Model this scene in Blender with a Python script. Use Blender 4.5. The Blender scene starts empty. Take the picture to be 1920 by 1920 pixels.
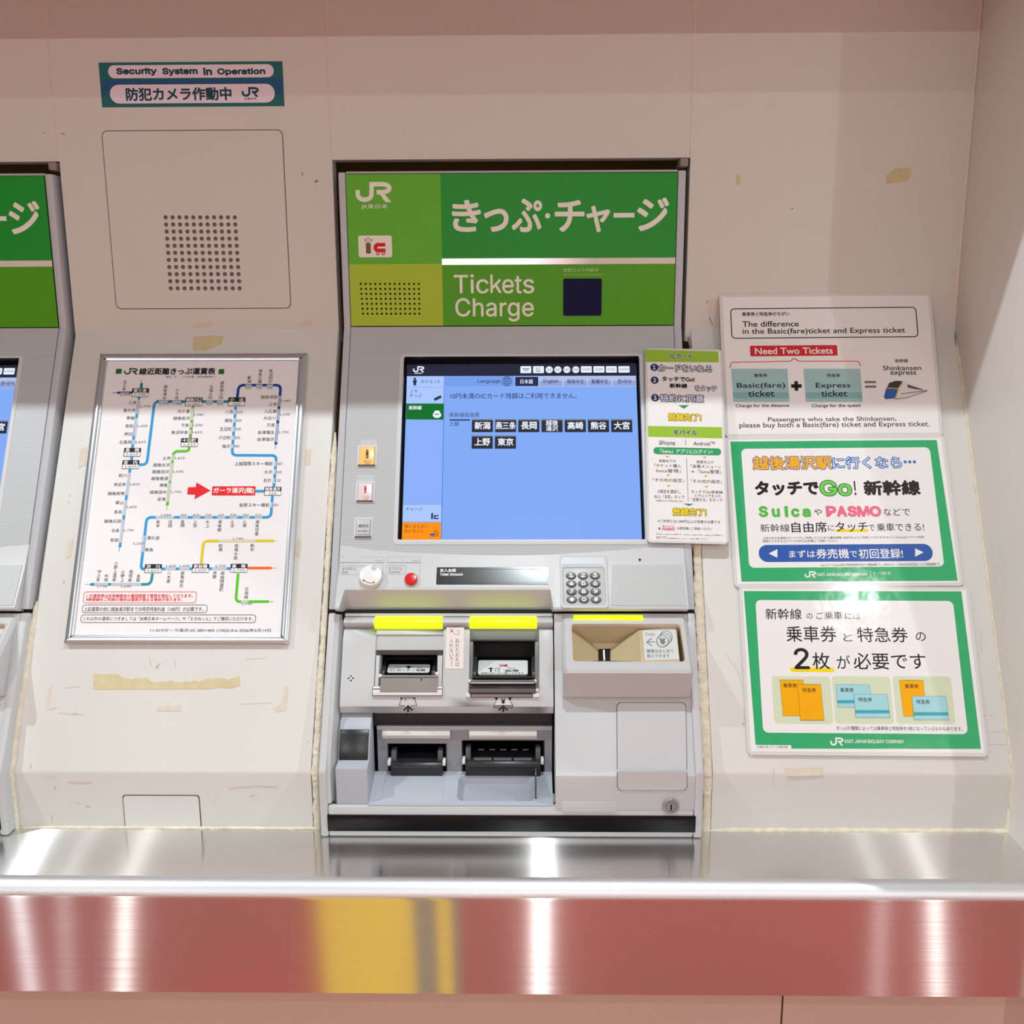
import bpy, bmesh, math, random
from mathutils import Vector, Matrix
random.seed(7)
SC = bpy.context.scene
COL = SC.collection
R = math.radians
# ------------------------------------------------------------------ camera
CAM = Vector((0, 0, 1.527))
FPX = 1923.0
YAW, PITCH, ROLL = R(-0.87635), R(12.1115), R(-0.24006)
FW = Vector((math.sin(YAW)*math.cos(PITCH), math.cos(YAW)*math.cos(PITCH), -math.sin(PITCH)))
_rt = Vector((math.cos(YAW), -math.sin(YAW), 0)); _up = _rt.cross(FW)
RT = math.cos(ROLL)*_rt + math.sin(ROLL)*_up
UP = -math.sin(ROLL)*_rt + math.cos(ROLL)*_up
cd = bpy.data.cameras.new('camera'); cam = bpy.data.objects.new('camera', cd); COL.objects.link(cam)
cd.sensor_width = 36.0; cd.sensor_height = 36.0; cd.lens = 36.0*FPX/1920.0; cd.clip_start = 0.02
M = Matrix((RT, UP, -FW)).transposed().to_4x4(); M.translation = CAM
cam.matrix_world = M
SC.camera = cam
# ------------------------------------------------------------------ world, lamps, exposure
SC.view_settings.view_transform = 'Standard'; SC.view_settings.look = 'None'
SC.view_settings.gamma = 1.0; SC.view_settings.exposure = 0.0; SC.view_settings.use_curve_mapping = False
SC.cycles.use_denoising = True
SC.cycles.max_bounces = 8; SC.cycles.diffuse_bounces = 4; SC.cycles.glossy_bounces = 4
SC.cycles.caustics_reflective = True; SC.cycles.blur_glossy = 1.0; SC.cycles.caustics_refractive = False
SC.cycles.sample_clamp_indirect = 6.0
wd = bpy.data.worlds.new('hall'); SC.world = wd; wd.use_nodes = True
wd.node_tree.nodes['Background'].inputs[0].default_value = (0.70, 0.66, 0.64, 1)
wd.node_tree.nodes['Background'].inputs[1].default_value = .36
def lamp(x, y, z, size, power, color=(1, 1, 1)):
    l = bpy.data.lights.new('downlight_or_fill', 'AREA'); l.shape = 'DISK'; l.size = size; l.energy = power; l.color = color
    o = bpy.data.objects.new('downlight_or_fill', l); COL.objects.link(o); o.location = (x, y, z)
LZ = CAM.z + 1.2
for lx in (-1.5, 0.05, 1.5):
    lamp(lx, 0.75, LZ, 0.022, 12.6*(0.92 if abs(lx) < 1 else 1.22), (0.88, 0.965, 1.0))
    lamp(lx*(0.82 if lx > 0 else 1.09), -0.64, LZ, 0.05, 3.4, (0.95, 0.98, 1.0))
for lx in (-1.9, 0.05, 1.9):  # added fill row behind the camera, brightens the hall floor
    lamp(lx, -2.3, LZ, 0.03, 31*(0.8 if abs(lx) < 1 else 1.05), (1.0, 0.98, 0.95))
# ------------------------------------------------------------------ materials
def lin(c):
    c = c/255.0
    return c/12.92 if c <= 0.04045 else ((c+0.055)/1.055)**2.4
MATS = {}
def mat(name, rgb=None, rough=0.45, metal=0.0, spec=0.5, emit=None, es=0.0, coat=0.0, noise=None, bump=None, alpha=None):
    if name in MATS: return MATS[name]
    m = bpy.data.materials.new(name); m.use_nodes = True
    nt = m.node_tree; b = nt.nodes['Principled BSDF']
    col = tuple(lin(v) for v in rgb)+(1,)
    b.inputs['Base Color'].default_value = col
    b.inputs['Roughness'].default_value = rough; b.inputs['Metallic'].default_value = metal
    b.inputs['Specular IOR Level'].default_value = spec
    b.inputs['Coat Weight'].default_value = coat; b.inputs['Coat Roughness'].default_value = 0.08
    if emit is not None:
        b.inputs['Emission Color'].default_value = tuple(lin(v) for v in emit)+(1,); b.inputs['Emission Strength'].default_value = es
    tc = None
    if noise:   # (scale, amount): gentle mottling of the paint itself
        tc = nt.nodes.new('ShaderNodeTexCoord'); n = nt.nodes.new('ShaderNodeTexNoise'); n.inputs['Scale'].default_value = noise[0]
        n.inputs['Detail'].default_value = 6
        nt.links.new(tc.outputs['Object'], n.inputs['Vector'])
        mx = nt.nodes.new('ShaderNodeMix'); mx.data_type = 'RGBA'
        mx.inputs[6].default_value = tuple(v*(1-noise[1]) for v in col[:3])+(1,)
        mx.inputs[7].default_value = tuple(min(1, v*(1+noise[1])) for v in col[:3])+(1,)
        nt.links.new(n.outputs['Fac'], mx.inputs[0]); nt.links.new(mx.outputs[2], b.inputs['Base Color'])
    if bump:    # (scale, strength, distance)
        tc = nt.nodes.new('ShaderNodeTexCoord'); n = nt.nodes.new('ShaderNodeTexNoise'); n.inputs['Scale'].default_value = bump[0]
        nt.links.new(tc.outputs['Object'], n.inputs['Vector'])
        bp = nt.nodes.new('ShaderNodeBump'); bp.inputs['Strength'].default_value = bump[1]; bp.inputs['Distance'].default_value = bump[2]
        nt.links.new(n.outputs['Fac'], bp.inputs['Height']); nt.links.new(bp.outputs['Normal'], b.inputs['Normal'])
    MATS[name] = m
    return m
MATT = False
def ink(r, g, b):          # matt-laminated printing ink
    if MATT: return mat('print_%d_%d_%d' % (r, g, b), (r, g, b), 0.5, 0, 0.3)
    return mat('ink_%d_%d_%d' % (r, g, b), (r, g, b), 0.12, 0, 0.42, bump=(34, 0.10, 0.003))
def glow(r, g, b, s=0.9):  # lit display pixels
    k = 'lit_%d_%d_%d_%d' % (r, g, b, int(s*100))
    return mat(k, (8, 8, 10), 0.12, 0, 0.3, (r, g, b), s)
K = ink(35, 33, 36); WH = ink(247, 247, 247)
# ------------------------------------------------------------------ geometry helpers
def ray(px, py):
    return (FW + RT*((px-960)/FPX) - UP*((py-960)/FPX))
class Fr:
    """A flat surface standing in the place: origin, right, up, outward normal."""
    def __init__(s, o, U, V):
        s.o = Vector(o); s.U = Vector(U).normalized(); s.V = Vector(V).normalized(); s.N = s.U.cross(s.V).normalized()
    def pt(s, px, py, n=0.0):
        d = ray(px, py); o = s.o + s.N*n
        return CAM + d*((o-CAM).dot(s.N)/d.dot(s.N))
    def uv(s, px, py, n=0.0):
        p = s.pt(px, py, n) - s.o
        return p.dot(s.U), p.dot(s.V)
    def P(s, u, v, n=0.0):
        return s.o + s.U*u + s.V*v + s.N*n
    def off(s, n):
        return Fr(s.o + s.N*n, s.U, s.V)
YW, YK, ZC, ZB = 1.500, 1.206, CAM.z-0.0505, 0.850
A = R(28.2)
WL = Fr((0, YW, 0), (1, 0, 0), (0, 0, 1))                        # upright wall above
SL = Fr((0, YW, ZC), (1, 0, 0), (0, math.sin(A), math.cos(A)))   # sloping desk panels
ZK = ZC - (YW-YK)/math.tan(A)                                    # where the slope meets the kick
KK = Fr((0, YK, 0), (1, 0, 0), (0, 0, 1))
def VF(y): return Fr((0, y, 0), (1, 0, 0), (0, 0, 1))
def X(px, py, n=0.0, fr=None): return (fr or SL).pt(px, py, n).x
def yz(py, n, px=860):
    p = SL.pt(px, py, n); return (p.y, p.z)

class MB:
    def __init__(s): s.v = []; s.f = []; s.m = []; s.mats = []
    def mi(s, m):
        if m not in s.mats: s.mats.append(m)
        return s.mats.index(m)
    def add(s, vs, fs, m):
        b = len(s.v); s.v += [Vector(v) for v in vs]; i = s.mi(m)
        for f in fs: s.f.append([b+k for k in f]); s.m.append(i)
    def prism(s, pts, vec, m):      # closed polygon swept along vec
        n = len(pts); vec = Vector(vec)
        vs = [Vector(p) for p in pts]+[Vector(p)+vec for p in pts]
        fs = [list(range(n))[::-1], list(range(n, 2*n))]+[[i, (i+1) % n, n+(i+1) % n, n+i] for i in range(n)]
        s.add(vs, fs, m)
    def ext(s, prof, x0, x1, m):    # (y,z) profile swept along x
        s.prism([(x0, y, z) for y, z in prof], (x1-x0, 0, 0), m)
    def box(s, a, b, m):
        x0, y0, z0 = a; x1, y1, z1 = b
        s.prism([(x0, y0, z0), (x1, y0, z0), (x1, y1, z0), (x0, y1, z0)], (0, 0, z1-z0), m)
    def fbox(s, fr, u0, v0, u1, v1, n0, n1, m, r=0.0, seg=5):
        s.prism([fr.P(u, v, n0) for u, v in rrect(u0, v0, u1, v1, r, seg)], fr.N*(n1-n0), m)
    def ring(s, fr, o, i, n0, n1, m, ro=0.0, ri=0.0, seg=5):   # plate with an opening
        a = rrect(*o, max(ro, 1e-5), seg); b = rrect(*i, max(ri, 1e-5), seg); n = len(a)
        vs = [fr.P(u, v, n1) for u, v in a]+[fr.P(u, v, n1) for u, v in b]+[fr.P(u, v, n0) for u, v in a]+[fr.P(u, v, n0) for u, v in b]
        fs = []
        for k in range(n):
            j = (k+1) % n
            fs += [[k, j, n+j, n+k], [2*n+j, 2*n+k, 3*n+k, 3*n+j], [k, 2*n+k, 2*n+j, j], [n+j, 3*n+j, 3*n+k, n+k]]
        s.add(vs, fs, m)
    def lathe(s, fr, u, v, prof, m, seg=32):     # (radius, n) profile turned about the frame normal
        vs = []; fs = []
        for r, n in prof:
            for k in range(seg):
                a = 2*math.pi*k/seg; vs.append(fr.P(u+r*math.cos(a), v+r*math.sin(a), n))
        for i in range(len(prof)-1):
            for k in range(seg):
                j = (k+1) % seg; fs.append([i*seg+k, i*seg+j, (i+1)*seg+j, (i+1)*seg+k])
        fs.append([(len(prof)-1)*seg+k for k in range(seg)])
        s.add(vs, fs, m)
    def build(s, name, parent=None, bevel=0.0, smooth=False, seg=2):
        me = bpy.data.meshes.new(name)
        off = parent_loc(parent)
        me.from_pydata([v-off for v in s.v], [], s.f)
        for m in s.mats: me.materials.append(m)
        me.polygons.foreach_set('material_index', s.m)
        bm = bmesh.new(); bm.from_mesh(me)
        if bevel > 0 or smooth:
            bmesh.ops.remove_doubles(bm, verts=bm.verts, dist=1e-6)
        bmesh.ops.recalc_face_normals(bm, faces=bm.faces)
        if bevel > 0:
            es = [e for e in bm.edges if len(e.link_faces) == 2 and e.calc_face_angle(0) > R(25)]
            bmesh.ops.bevel(bm, geom=es, offset=bevel, offset_type='OFFSET', segments=seg, profile=0.5, affect='EDGES', clamp_overlap=True)
        bm.to_mesh(me); bm.free()
        if smooth or bevel > 0:
            me.polygons.foreach_set('use_smooth', [True]*len(me.polygons))
            me.set_sharp_from_angle(angle=R(26))
        o = bpy.data.objects.new(name, me); COL.objects.link(o)
        if parent: o.parent = parent
        return o
LOCS = {}
def parent_loc(p):
    t = Vector((0, 0, 0))
    while p is not None:
        t = t + p.location; p = p.parent
    return t
def rrect(u0, v0, u1, v1, r=0.0, seg=5):
    if r <= 0: return [(u0, v0), (u1, v0), (u1, v1), (u0, v1)]
    r = min(r, abs(u1-u0)/2, abs(v1-v0)/2); out = []
    for cx, cy, a0 in ((u1-r, v0+r, -90), (u1-r, v1-r, 0), (u0+r, v1-r, 90), (u0+r, v0+r, 180)):
        for k in range(seg+1):
            a = R(a0+90*k/seg); out.append((cx+r*math.cos(a), cy+r*math.sin(a)))
    return out
def tag(o, label=None, cat=None, group=None, kind=None):
    if label: o['label'] = label
    if cat: o['category'] = cat
    if group: o['group'] = group
    if kind: o['kind'] = kind
    return o
def empty(name, loc):
    o = bpy.data.objects.new(name, None); COL.objects.link(o); o.location = loc; o.empty_display_size = 0.05
    return o
# ------------------------------------------------------------------ printing on a surface
TXT = {}
SANS = None
try:     # the plain sans that ships inside Blender; falls back to the built-in face
    import os
    SANS = bpy.data.fonts.load(os.path.join(bpy.utils.resource_path('LOCAL'), 'datafiles', 'fonts', 'Inter.woff2'))
except Exception:
    SANS = None
USE_SANS = True
def glyphs(s):
    k = (s, USE_SANS)
    if k in TXT: return TXT[k]
    cu = bpy.data.curves.new('t', 'FONT'); cu.body = s; cu.size = 1.0; cu.resolution_u = 7 if len(s) < 4 and ord(s[0]) > 255 else 4
    if SANS and USE_SANS and all(ord(c) < 256 for c in s): cu.font = SANS
    ob = bpy.data.objects.new('t', cu)
    me = ob.to_mesh()
    vs = [(v.co.x, v.co.y) for v in me.vertices]; fs = [list(p.vertices) for p in me.polygons]
    ob.to_mesh_clear(); bpy.data.objects.remove(ob); bpy.data.curves.remove(cu)
    TXT[k] = (vs, fs); return TXT[k]
LAY = 0.00009
class Pr(MB):
    """Ink shapes lying on a surface; z = (ox, oy, scale) turns drawing units into picture places."""
    def __init__(s, fr, z=(0, 0, 1)):
        super().__init__(); s.fr = fr; s.z = z
    def q(s, x, y):
        return s.fr.uv(s.z[0]+x/s.z[2], s.z[1]+y/s.z[2])
    def unit(s, x, y):
        a = s.q(x-1, y); b = s.q(x+1, y); return abs(b[0]-a[0])/2
    def face(s, uvs, m, L):
        s.add([s.fr.P(u, v, LAY*L) for u, v in uvs], [list(range(len(uvs)))], m)
    def box4(s, x0, y0, x1, y1):
        xm, ym = (x0+x1)/2, (y0+y1)/2
        return s.q(x0, ym)[0], s.q(xm, y1)[1], s.q(x1, ym)[0], s.q(xm, y0)[1]
    def rect(s, x0, y0, x1, y1, m, L=1, r=0):
        s.face(rrect(*s.box4(x0, y0, x1, y1), r*s.unit((x0+x1)/2, (y0+y1)/2)), m, L)
    def frame(s, x0, y0, x1, y1, w, m, L=1, r=0):
        b = s.box4(x0, y0, x1, y1); k = s.unit((x0+x1)/2, (y0+y1)/2); w *= k; r *= k
        a = rrect(*b, max(r, 1e-6)); i = rrect(b[0]+w, b[1]+w, b[2]-w, b[3]-w, max(r-w, 1e-6)); n = len(a)
        vs = [s.fr.P(u, v, LAY*L) for u, v in a+i]
        s.add(vs, [[j, (j+1) % n, n+(j+1) % n, n+j] for j in range(n)], m)
    def poly(s, pts, m, L=1): s.face([s.q(*p) for p in pts], m, L)
    def disc(s, x, y, r, m, L=1, ry=None, seg=20):
        u, v = s.q(x, y); k = s.unit(x, y); ry = ry or r
        s.face([(u+r*k*math.cos(2*math.pi*i/seg), v+ry*k*math.sin(2*math.pi*i/seg)) for i in range(seg)], m, L)
    def circ(s, x, y, r, w, m, L=1, seg=28):
        s.line([(x+r*math.cos(2*math.pi*i/seg), y+r*math.sin(2*math.pi*i/seg)) for i in range(seg+1)], w, m, L)
    def line(s, pts, w, m, L=1):
        k = s.unit(*pts[len(pts)//2]); w = w*k/2; q = [Vector(s.q(*p)) for p in pts]; n = len(q); Ls = []; Rs = []
        for i in range(n):
            d1 = (q[i]-q[i-1]).normalized() if i else (q[1]-q[0]).normalized()
            d2 = (q[i+1]-q[i]).normalized() if i < n-1 else d1
            t = (d1+d2); t = t.normalized() if t.length > 1e-6 else d1
            nn = Vector((-t.y, t.x)); c = max(0.45, nn.dot(Vector((-d1.y, d1.x))))
            Ls.append(q[i]+nn*w/c); Rs.append(q[i]-nn*w/c)
        vs = [s.fr.P(p.x, p.y, LAY*L) for p in Ls+Rs]
        s.add(vs, [[i, i+1, n+i+1, n+i] for i in range(n-1)], m)
    def curve(s, pts, w, m, L=1, r=16):    # polyline with rounded corners
        out = [pts[0]]
        for a, b, c in zip(pts, pts[1:], pts[2:]):
            la = math.dist(a, b); lc = math.dist(b, c); ra = min(r, la/2); rc = min(r, lc/2)
            p = (b[0]+(a[0]-b[0])*ra/la, b[1]+(a[1]-b[1])*ra/la); e = (b[0]+(c[0]-b[0])*rc/lc, b[1]+(c[1]-b[1])*rc/lc)
            for k in range(6):
                t = k/5; out.append(((1-t)**2*p[0]+2*t*(1-t)*b[0]+t*t*e[0], (1-t)**2*p[1]+2*t*(1-t)*b[1]+t*t*e[1]))
        out.append(pts[-1]); s.line(out, w, m, L)
    def text(s, t, x0, y0, x1, y1, m, L=2, bold=0.0, out=None, outb=0.05):
        vs, fs = glyphs(t)
        if not vs: return
        a0 = min(p[0] for p in vs); a1 = max(p[0] for p in vs); b0 = min(p[1] for p in vs); b1 = max(p[1] for p in vs)
        u0, v0, u1, v1 = s.box4(x0, y0, x1, y1)
        ku = (u1-u0)/(a1-a0); kv = (v1-v0)/max(b1-b0, 1e-3)
        if out is not None:
            s._fat((vs, fs), a0, b0, u0, v0, ku, kv, out, L, outb, 14)
            L += 1
        s._fat((vs, fs), a0, b0, u0, v0, ku, kv, m, L, bold, 6)
    def _fat(s, g, a0, b0, u0, v0, ku, kv, m, L, r, n):      # heavier strokes: the same outline nudged round a small circle
        if r > 0.02: n = max(n, 12)
        ds = [(0, 0)] if r <= 0 else [(r*math.cos(2*math.pi*i/n), r*math.sin(2*math.pi*i/n)) for i in range(n)]+[(0, 0)]
        k = min(ku, kv)
        for i, (dx, dy) in enumerate(ds):
            lv = L+0.6*i/len(ds); vs = []; fs = []
            for q, f in enumerate(g[1]):       # every face on a hair's breadth of its own, so overlapping outlines never coincide
                b = len(vs); vs += [s.fr.P(u0+(g[0][c][0]-a0)*ku+dx*k, v0+(g[0][c][1]-b0)*kv+dy*k, LAY*(lv+0.012*(q % 9))) for c in f]; fs.append(list(range(b, b+len(f))))
            s.add(vs, fs, m)
    def vtext(s, t, x, y0, y1, w, m, L=2, bold=0.0, x1=None):   # upright column of characters
        n = len(t); h = (y1-y0)/n; x1 = x if x1 is None else x1
        for i, ch in enumerate(t):
            cx = x+(x1-x)*(i+0.5)/n
            if ch in '!！': s.line([(cx, y0+i*h+h*.1), (cx, y0+i*h+h*.66)], w*.14, m, L); s.disc(cx, y0+i*h+h*.84, w*.09, m, L, seg=8); continue
            if ch in 'ー': s.line([(cx, y0+i*h+h*.12), (cx, y0+i*h+h*.88)], w*.09, m, L); continue
            s.text(ch, cx-w/2, y0+i*h+h*0.06, cx+w/2, y0+i*h+h*0.94, m, L, bold)
    def logo(s, x0, y0, x1, y1, m, L=2):     # the railway's two letter mark
        f = lambda a, b: (x0+(x1-x0)*a, y0+(y1-y0)*b)
        w = (y1-y0)*0.215
        pts = [(0.06, 0.40), (0.06, 0.60)]+[(0.2525-0.1925*math.cos(math.pi*k/10), 0.62+0.26*math.sin(math.pi*k/10)) for k in range(1, 10)]+[(0.445, 0.60), (0.445, 0.11)]
        pts += [(0.74+0.205*math.sin(math.pi*k/10), 0.31-0.20*math.cos(math.pi*k/10)) for k in range(11)]+[(0.59, 0.51)]
        s.line([f(*p) for p in pts], w, m, L)
        s.poly([f(.60, .42), f(.72, .42), f(1.0, 1.0), f(.83, 1.0)], m, L+0.4)
WALLP = mat('wall_paint', (224, 222, 217), 0.5, noise=(6, 0.03), bump=(900, 0.08, 0.0003))
DESKP = mat('desk_panel_paint', (225, 225, 220), 0.42, noise=(5, 0.03), bump=(900, 0.06, 0.0003))
LOWP = mat('lower_wall_paint', (214, 190, 178), 0.5, noise=(4, 0.05))
GROUT = mat('joint_sealant', (236, 226, 216), 0.7, noise=(60, 0.1))
SEAL = mat('old_sealant', (232, 225, 204), 0.75, noise=(90, 0.22), bump=(140, 0.8, 0.003))
DARK = mat('recess_brown', (150, 118, 66), 0.8)
BLACK = mat('black_plastic', (16, 16, 18), 0.3)
GAP = mat('gap_black', (12, 11, 11), 0.8)
PLAS = mat('machine_light_plastic', (206, 208, 210), 0.38, bump=(1500, 0.05, 0.0002))
PLAS2 = mat('machine_grey_plastic', (186, 191, 197), 0.42, bump=(1500, 0.05, 0.0002))
FRAMEP = mat('machine_frame_plastic', (196, 201, 207), 0.4)
BEIGE = mat('coin_funnel_beige', (205, 186, 150), 0.5, bump=(900, 0.1, 0.0003))
DKGREY = mat('dark_grey_plastic', (92, 90, 92), 0.4)
CHROME = mat('chrome', (205, 207, 212), 0.15, 1.0)
ALU = mat('aluminium', (214, 216, 220), 0.28, 1.0)
TAPE = mat('yellowed_tape', (216, 203, 160), 0.5, noise=(80, 0.14))
GLUE = mat('glue_mark', (222, 213, 195), 0.45, noise=(120, 0.12))
MATT = True
# ================================================================== THE SETTING
def struct(o): o['kind'] = 'structure'; return o
JX = (-0.6556, -0.2722, 0.2270, 0.6108)      # upright joints and the inner corner
ZT = 2.30; ZR = 1.7084; WT = 0.03
b = MB()
b.box((-1.60, YW, ZR), (JX[0], YW+WT, ZT), WALLP)
b.box((JX[0], YW, ZC-0.02), (JX[1], YW+WT, ZT), WALLP)
b.box((JX[1], YW, ZR), (JX[2], YW+WT, ZT), WALLP)
b.box((JX[2], YW, ZC-0.02), (JX[3]+0.02, YW+WT, ZT), WALLP)
struct(b.build('wall_back'))
b = MB()                                        # dark recess behind the machines
b.box((-1.60, 1.66, 0.86), (0.63, 1.67, 1.80), DARK); b.box((-1.60, YW+WT, 1.79), (0.63, 1.66, 1.80), DARK)
struct(b.build('wall_recess'))
for i, jx in enumerate(JX):
    b = MB(); z0 = (ZR, ZR, ZR, ZC)[i]; n = 40; vs = []
    for k in range(n+1):
        z = z0+(ZT-z0)*k/n; w = 0.0016+0.0004*random.random()
        vs += [(jx-w, YW-0.0002, z), (jx, YW-0.0012, z), (jx+w, YW-0.0002, z)]
    b.add(vs, [[3*k, 3*k+1, 3*k+4, 3*k+3] for k in range(n)]+[[3*k+1, 3*k+2, 3*k+5, 3*k+4] for k in range(n)], GROUT)
    struct(b.build('trim_%d' % (i+1), smooth=True))
def fascia(name, x0t, x1t, x0b, x1b):
    b = MB(); zk = ZK
    f = [(x0t, YW, ZC), (x1t, YW, ZC), (x1b, YK, zk), (x0b, YK, zk), (x1b, YK, ZB), (x0b, YK, ZB)]
    k = [(x, y+0.03, z-0.0) for x, y, z in f]
    b.add(f+k, [[0, 1, 2, 3], [3, 2, 4, 5], [0, 6, 7, 1], [1, 7, 8, 2], [2, 8, 10, 4], [0, 3, 9, 6], [3, 5, 11, 9], [6, 9, 8, 7], [9, 11, 10, 8], [5, 4, 10, 11]], DESKP)
    return struct(b.build(name, bevel=0.0025))
fascia('wall_desk_left', -0.6543, -0.2722, -0.6600, -0.2764)
fascia('wall_desk_right', 0.2345, JX[3], 0.2345, JX[3]+0.004)
b = MB(); b.box((JX[3]+0.002, 1.02, 0.60), (JX[3]+0.12, YW+WT, ZT), mat('side_panel_lit_tone', (238, 233, 227), 0.45, noise=(6, 0.02)))  # side wall tone lightened to paint in lamplight it does not receive
struct(b.build('wall_right', bevel=0.002))
b = MB(); b.box((-1.9, 1.14, CAM.z+0.423), (1.6, YW+0.2, ZT+0.3), WALLP)
struct(b.build('ceiling_soffit'))
b = MB(); b.box((-1.9, 1.104, 0.0), (0.3100, 1.13, 0.79), LOWP); b.box((0.3122, 1.104, 0.0), (1.6, 1.13, 0.79), LOWP)
b.box((0.3100, 1.1055, 0.0), (0.3122, 1.128, 0.79), mat('joint_dark', (70, 48, 40), 0.8))
struct(b.build('wall_lower'))
# red floor of the hall plus unseen wedges made up to tint the counter's reflection
def floor_mat():
    m = bpy.data.materials.new('red_floor'); m.use_nodes = True; nt = m.node_tree; p = nt.nodes['Principled BSDF']
    tc = nt.nodes.new('ShaderNodeTexCoord'); n = nt.nodes.new('ShaderNodeTexNoise'); n.inputs['Scale'].default_value = 1.6
    nt.links.new(tc.outputs['Object'], n.inputs['Vector']); r = nt.nodes.new('ShaderNodeValToRGB')
    r.color_ramp.elements[0].position = 0.35; r.color_ramp.elements[0].color = (lin(150), lin(60), lin(44), 1)
    r.color_ramp.elements[1].position = 0.65; r.color_ramp.elements[1].color = (lin(180), lin(54), lin(46), 1)
    nt.links.new(n.outputs['Fac'], r.inputs[0]); nt.links.new(r.outputs[0], p.inputs['Base Color']); p.inputs['Roughness'].default_value = 0.6
    return m
b = MB(); b.box((-6, -6, -0.02), (6, 1.13, 0.0), floor_mat())
ym = mat('mirror_wedge_yellow', (236, 190, 40), 0.6); gm = mat('mirror_wedge_grey', (120, 108, 100), 0.6)
for xf0, xf1, m_, h_ in ((-.243, -.132, ym, .004), (-.132, -.0785, gm, .003), (-.106, -.088, ym, .005)):   # made-up wedges, fanned so their reflection stands upright in the steel
    g_ = lambda xf, y: xf*(2.154-y)/1.077
    b.prism([(g_(xf0, -3.4), -3.4, 0), (g_(xf1, -3.4), -3.4, 0), (g_(xf1, .9), .9, 0), (g_(xf0, .9), .9, 0)], (0, 0, h_), m_)
struct(b.build('floor'))
b = MB(); b.box((-6, -3.6, 0.0), (6, -3.5, 3.2), mat('far_wall', (232, 214, 204), .6)); struct(b.build('wall_far'))
# ------------------------------------------------------------------ stainless counter
def steel():
    m = bpy.data.materials.new('brushed_steel'); m.use_nodes = True; nt = m.node_tree; L = nt.links; nt.nodes.remove(nt.nodes['Principled BSDF'])
    out = nt.nodes['Material Output']
    def gl(rough, an):
        g = nt.nodes.new('ShaderNodeBsdfAnisotropic'); g.distribution = 'GGX'; g.inputs['Color'].default_value = (0.88, 0.87, 0.86, 1)
        g.inputs['Roughness'].default_value = rough; g.inputs['Anisotropy'].default_value = an
        t = nt.nodes.new('ShaderNodeCombineXYZ'); t.inputs[0].default_value = 1.0; L.new(t.outputs[0], g.inputs['Tangent']); return g
    g1 = gl(0.13, 0.75); g2 = gl(0.24, 0.90)
    tc = nt.nodes.new('ShaderNodeTexCoord'); mp = nt.nodes.new('ShaderNodeMapping'); mp.inputs['Scale'].default_value = (5, 700, 700)
    n = nt.nodes.new('ShaderNodeTexNoise'); n.inputs['Scale'].default_value = 1.0; n.inputs['Detail'].default_value = 3
    L.new(tc.outputs['Object'], mp.inputs[0]); L.new(mp.outputs[0], n.inputs['Vector'])
    mr = nt.nodes.new('ShaderNodeMapRange'); mr.inputs[3].default_value = 0.14; mr.inputs[4].default_value = 0.46
    L.new(n.outputs['Fac'], mr.inputs[0])
    mx = nt.nodes.new('ShaderNodeMixShader'); L.new(mr.outputs[0], mx.inputs[0]); L.new(g1.outputs[0], mx.inputs[1]); L.new(g2.outputs[0], mx.inputs[2])
    L.new(mx.outputs[0], out.inputs['Surface'])
    return m
ST = steel(); YE, RC = 1.0955, 0.0195
prof = [(YK+0.03, ZB), (YE, ZB)]+[(YE-RC*math.sin(a), ZB-RC+RC*math.cos(a)) for a in (R(90)*k/14 for k in range(1, 15))]+[(YE-RC, 0.7075), (1.088, 0.7075), (1.088, 0.80), (YK+0.03, 0.82)]
b = MB(); b.ext(prof, -1.7, 1.3, ST); o = b.build('counter', smooth=True)
worn = mat('worn_steel_bend', (226, 226, 230), 0.46, 1.0, bump=(260, 0.25, 0.0006)); o.data.materials.append(worn)
for p_ in o.data.polygons:      # hands have scuffed the rounded edge dull
    if -0.97 < p_.normal.y < -0.05 and p_.normal.z > 0.03: p_.material_index = 1
tag(o, 'long brushed stainless steel counter with a rounded front edge below the ticket machines', 'counter')
# ------------------------------------------------------------------ old sealant beads
def bead(name, pts, w, h, m=SEAL, jag=0.35):
    """An uneven bead along a line of points (x, y, z, outward dir)."""
    b = MB(); vs = []; fs = []; K_ = 7; N = 0
    dense = []
    for (p, q) in zip(pts, pts[1:]):
        L = (Vector(q[0])-Vector(p[0])).length; k = max(2, int(L/0.004))
        for i in range(k): dense.append((Vector(p[0]).lerp(Vector(q[0]), i/k), Vector(p[1]).lerp(Vector(q[1]), i/k)))
    dense.append((Vector(pts[-1][0]), Vector(pts[-1][1])))
    ph = 0.0
    for i, (c, nrm) in enumerate(dense):
        t = (dense[min(i+1, len(dense)-1)][0]-dense[max(i-1, 0)][0]).normalized(); nn = nrm.normalized(); sd = t.cross(nn).normalized()
        ph = 0.7*ph+0.3*(random.random()-0.5)
        tp = min(1.0, 0.25+i/10.0); hh0 = h*tp
        ww = w*tp*(1+jag*2*ph+jag*0.3*(random.random()-0.5)); hh = hh0*(1+1.4*jag*(random.random()-0.5))
        for k in range(K_):
            a = math.pi*k/(K_-1); vs.append(c+sd*(ww/2*math.cos(a)+w*0.25*ph)+nn*(hh*math.sin(a)-0.0006))
        if i:
            for k in range(K_-1): fs.append([(i-1)*K_+k, (i-1)*K_+k+1, i*K_+k+1, i*K_+k])
    b.add(vs, fs, m)
    return struct(b.build(name, smooth=True))
NS = SL.N; NK = Vector((0, -1, 0)); NU = Vector((0, 0, 1))
def side_bead(i, xt, xb, v0, w):
    p0 = SL.P(xt, v0); p1 = Vector((xb, YK, ZK)); p2 = Vector((xb, YK, ZB))
    bead('trim_%d' % i, [(p0, NS), (p1, (NS+NK)), (p1+Vector((0, 0, -0.004)), NK), (p2, NK)], w, 0.0036)
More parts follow.
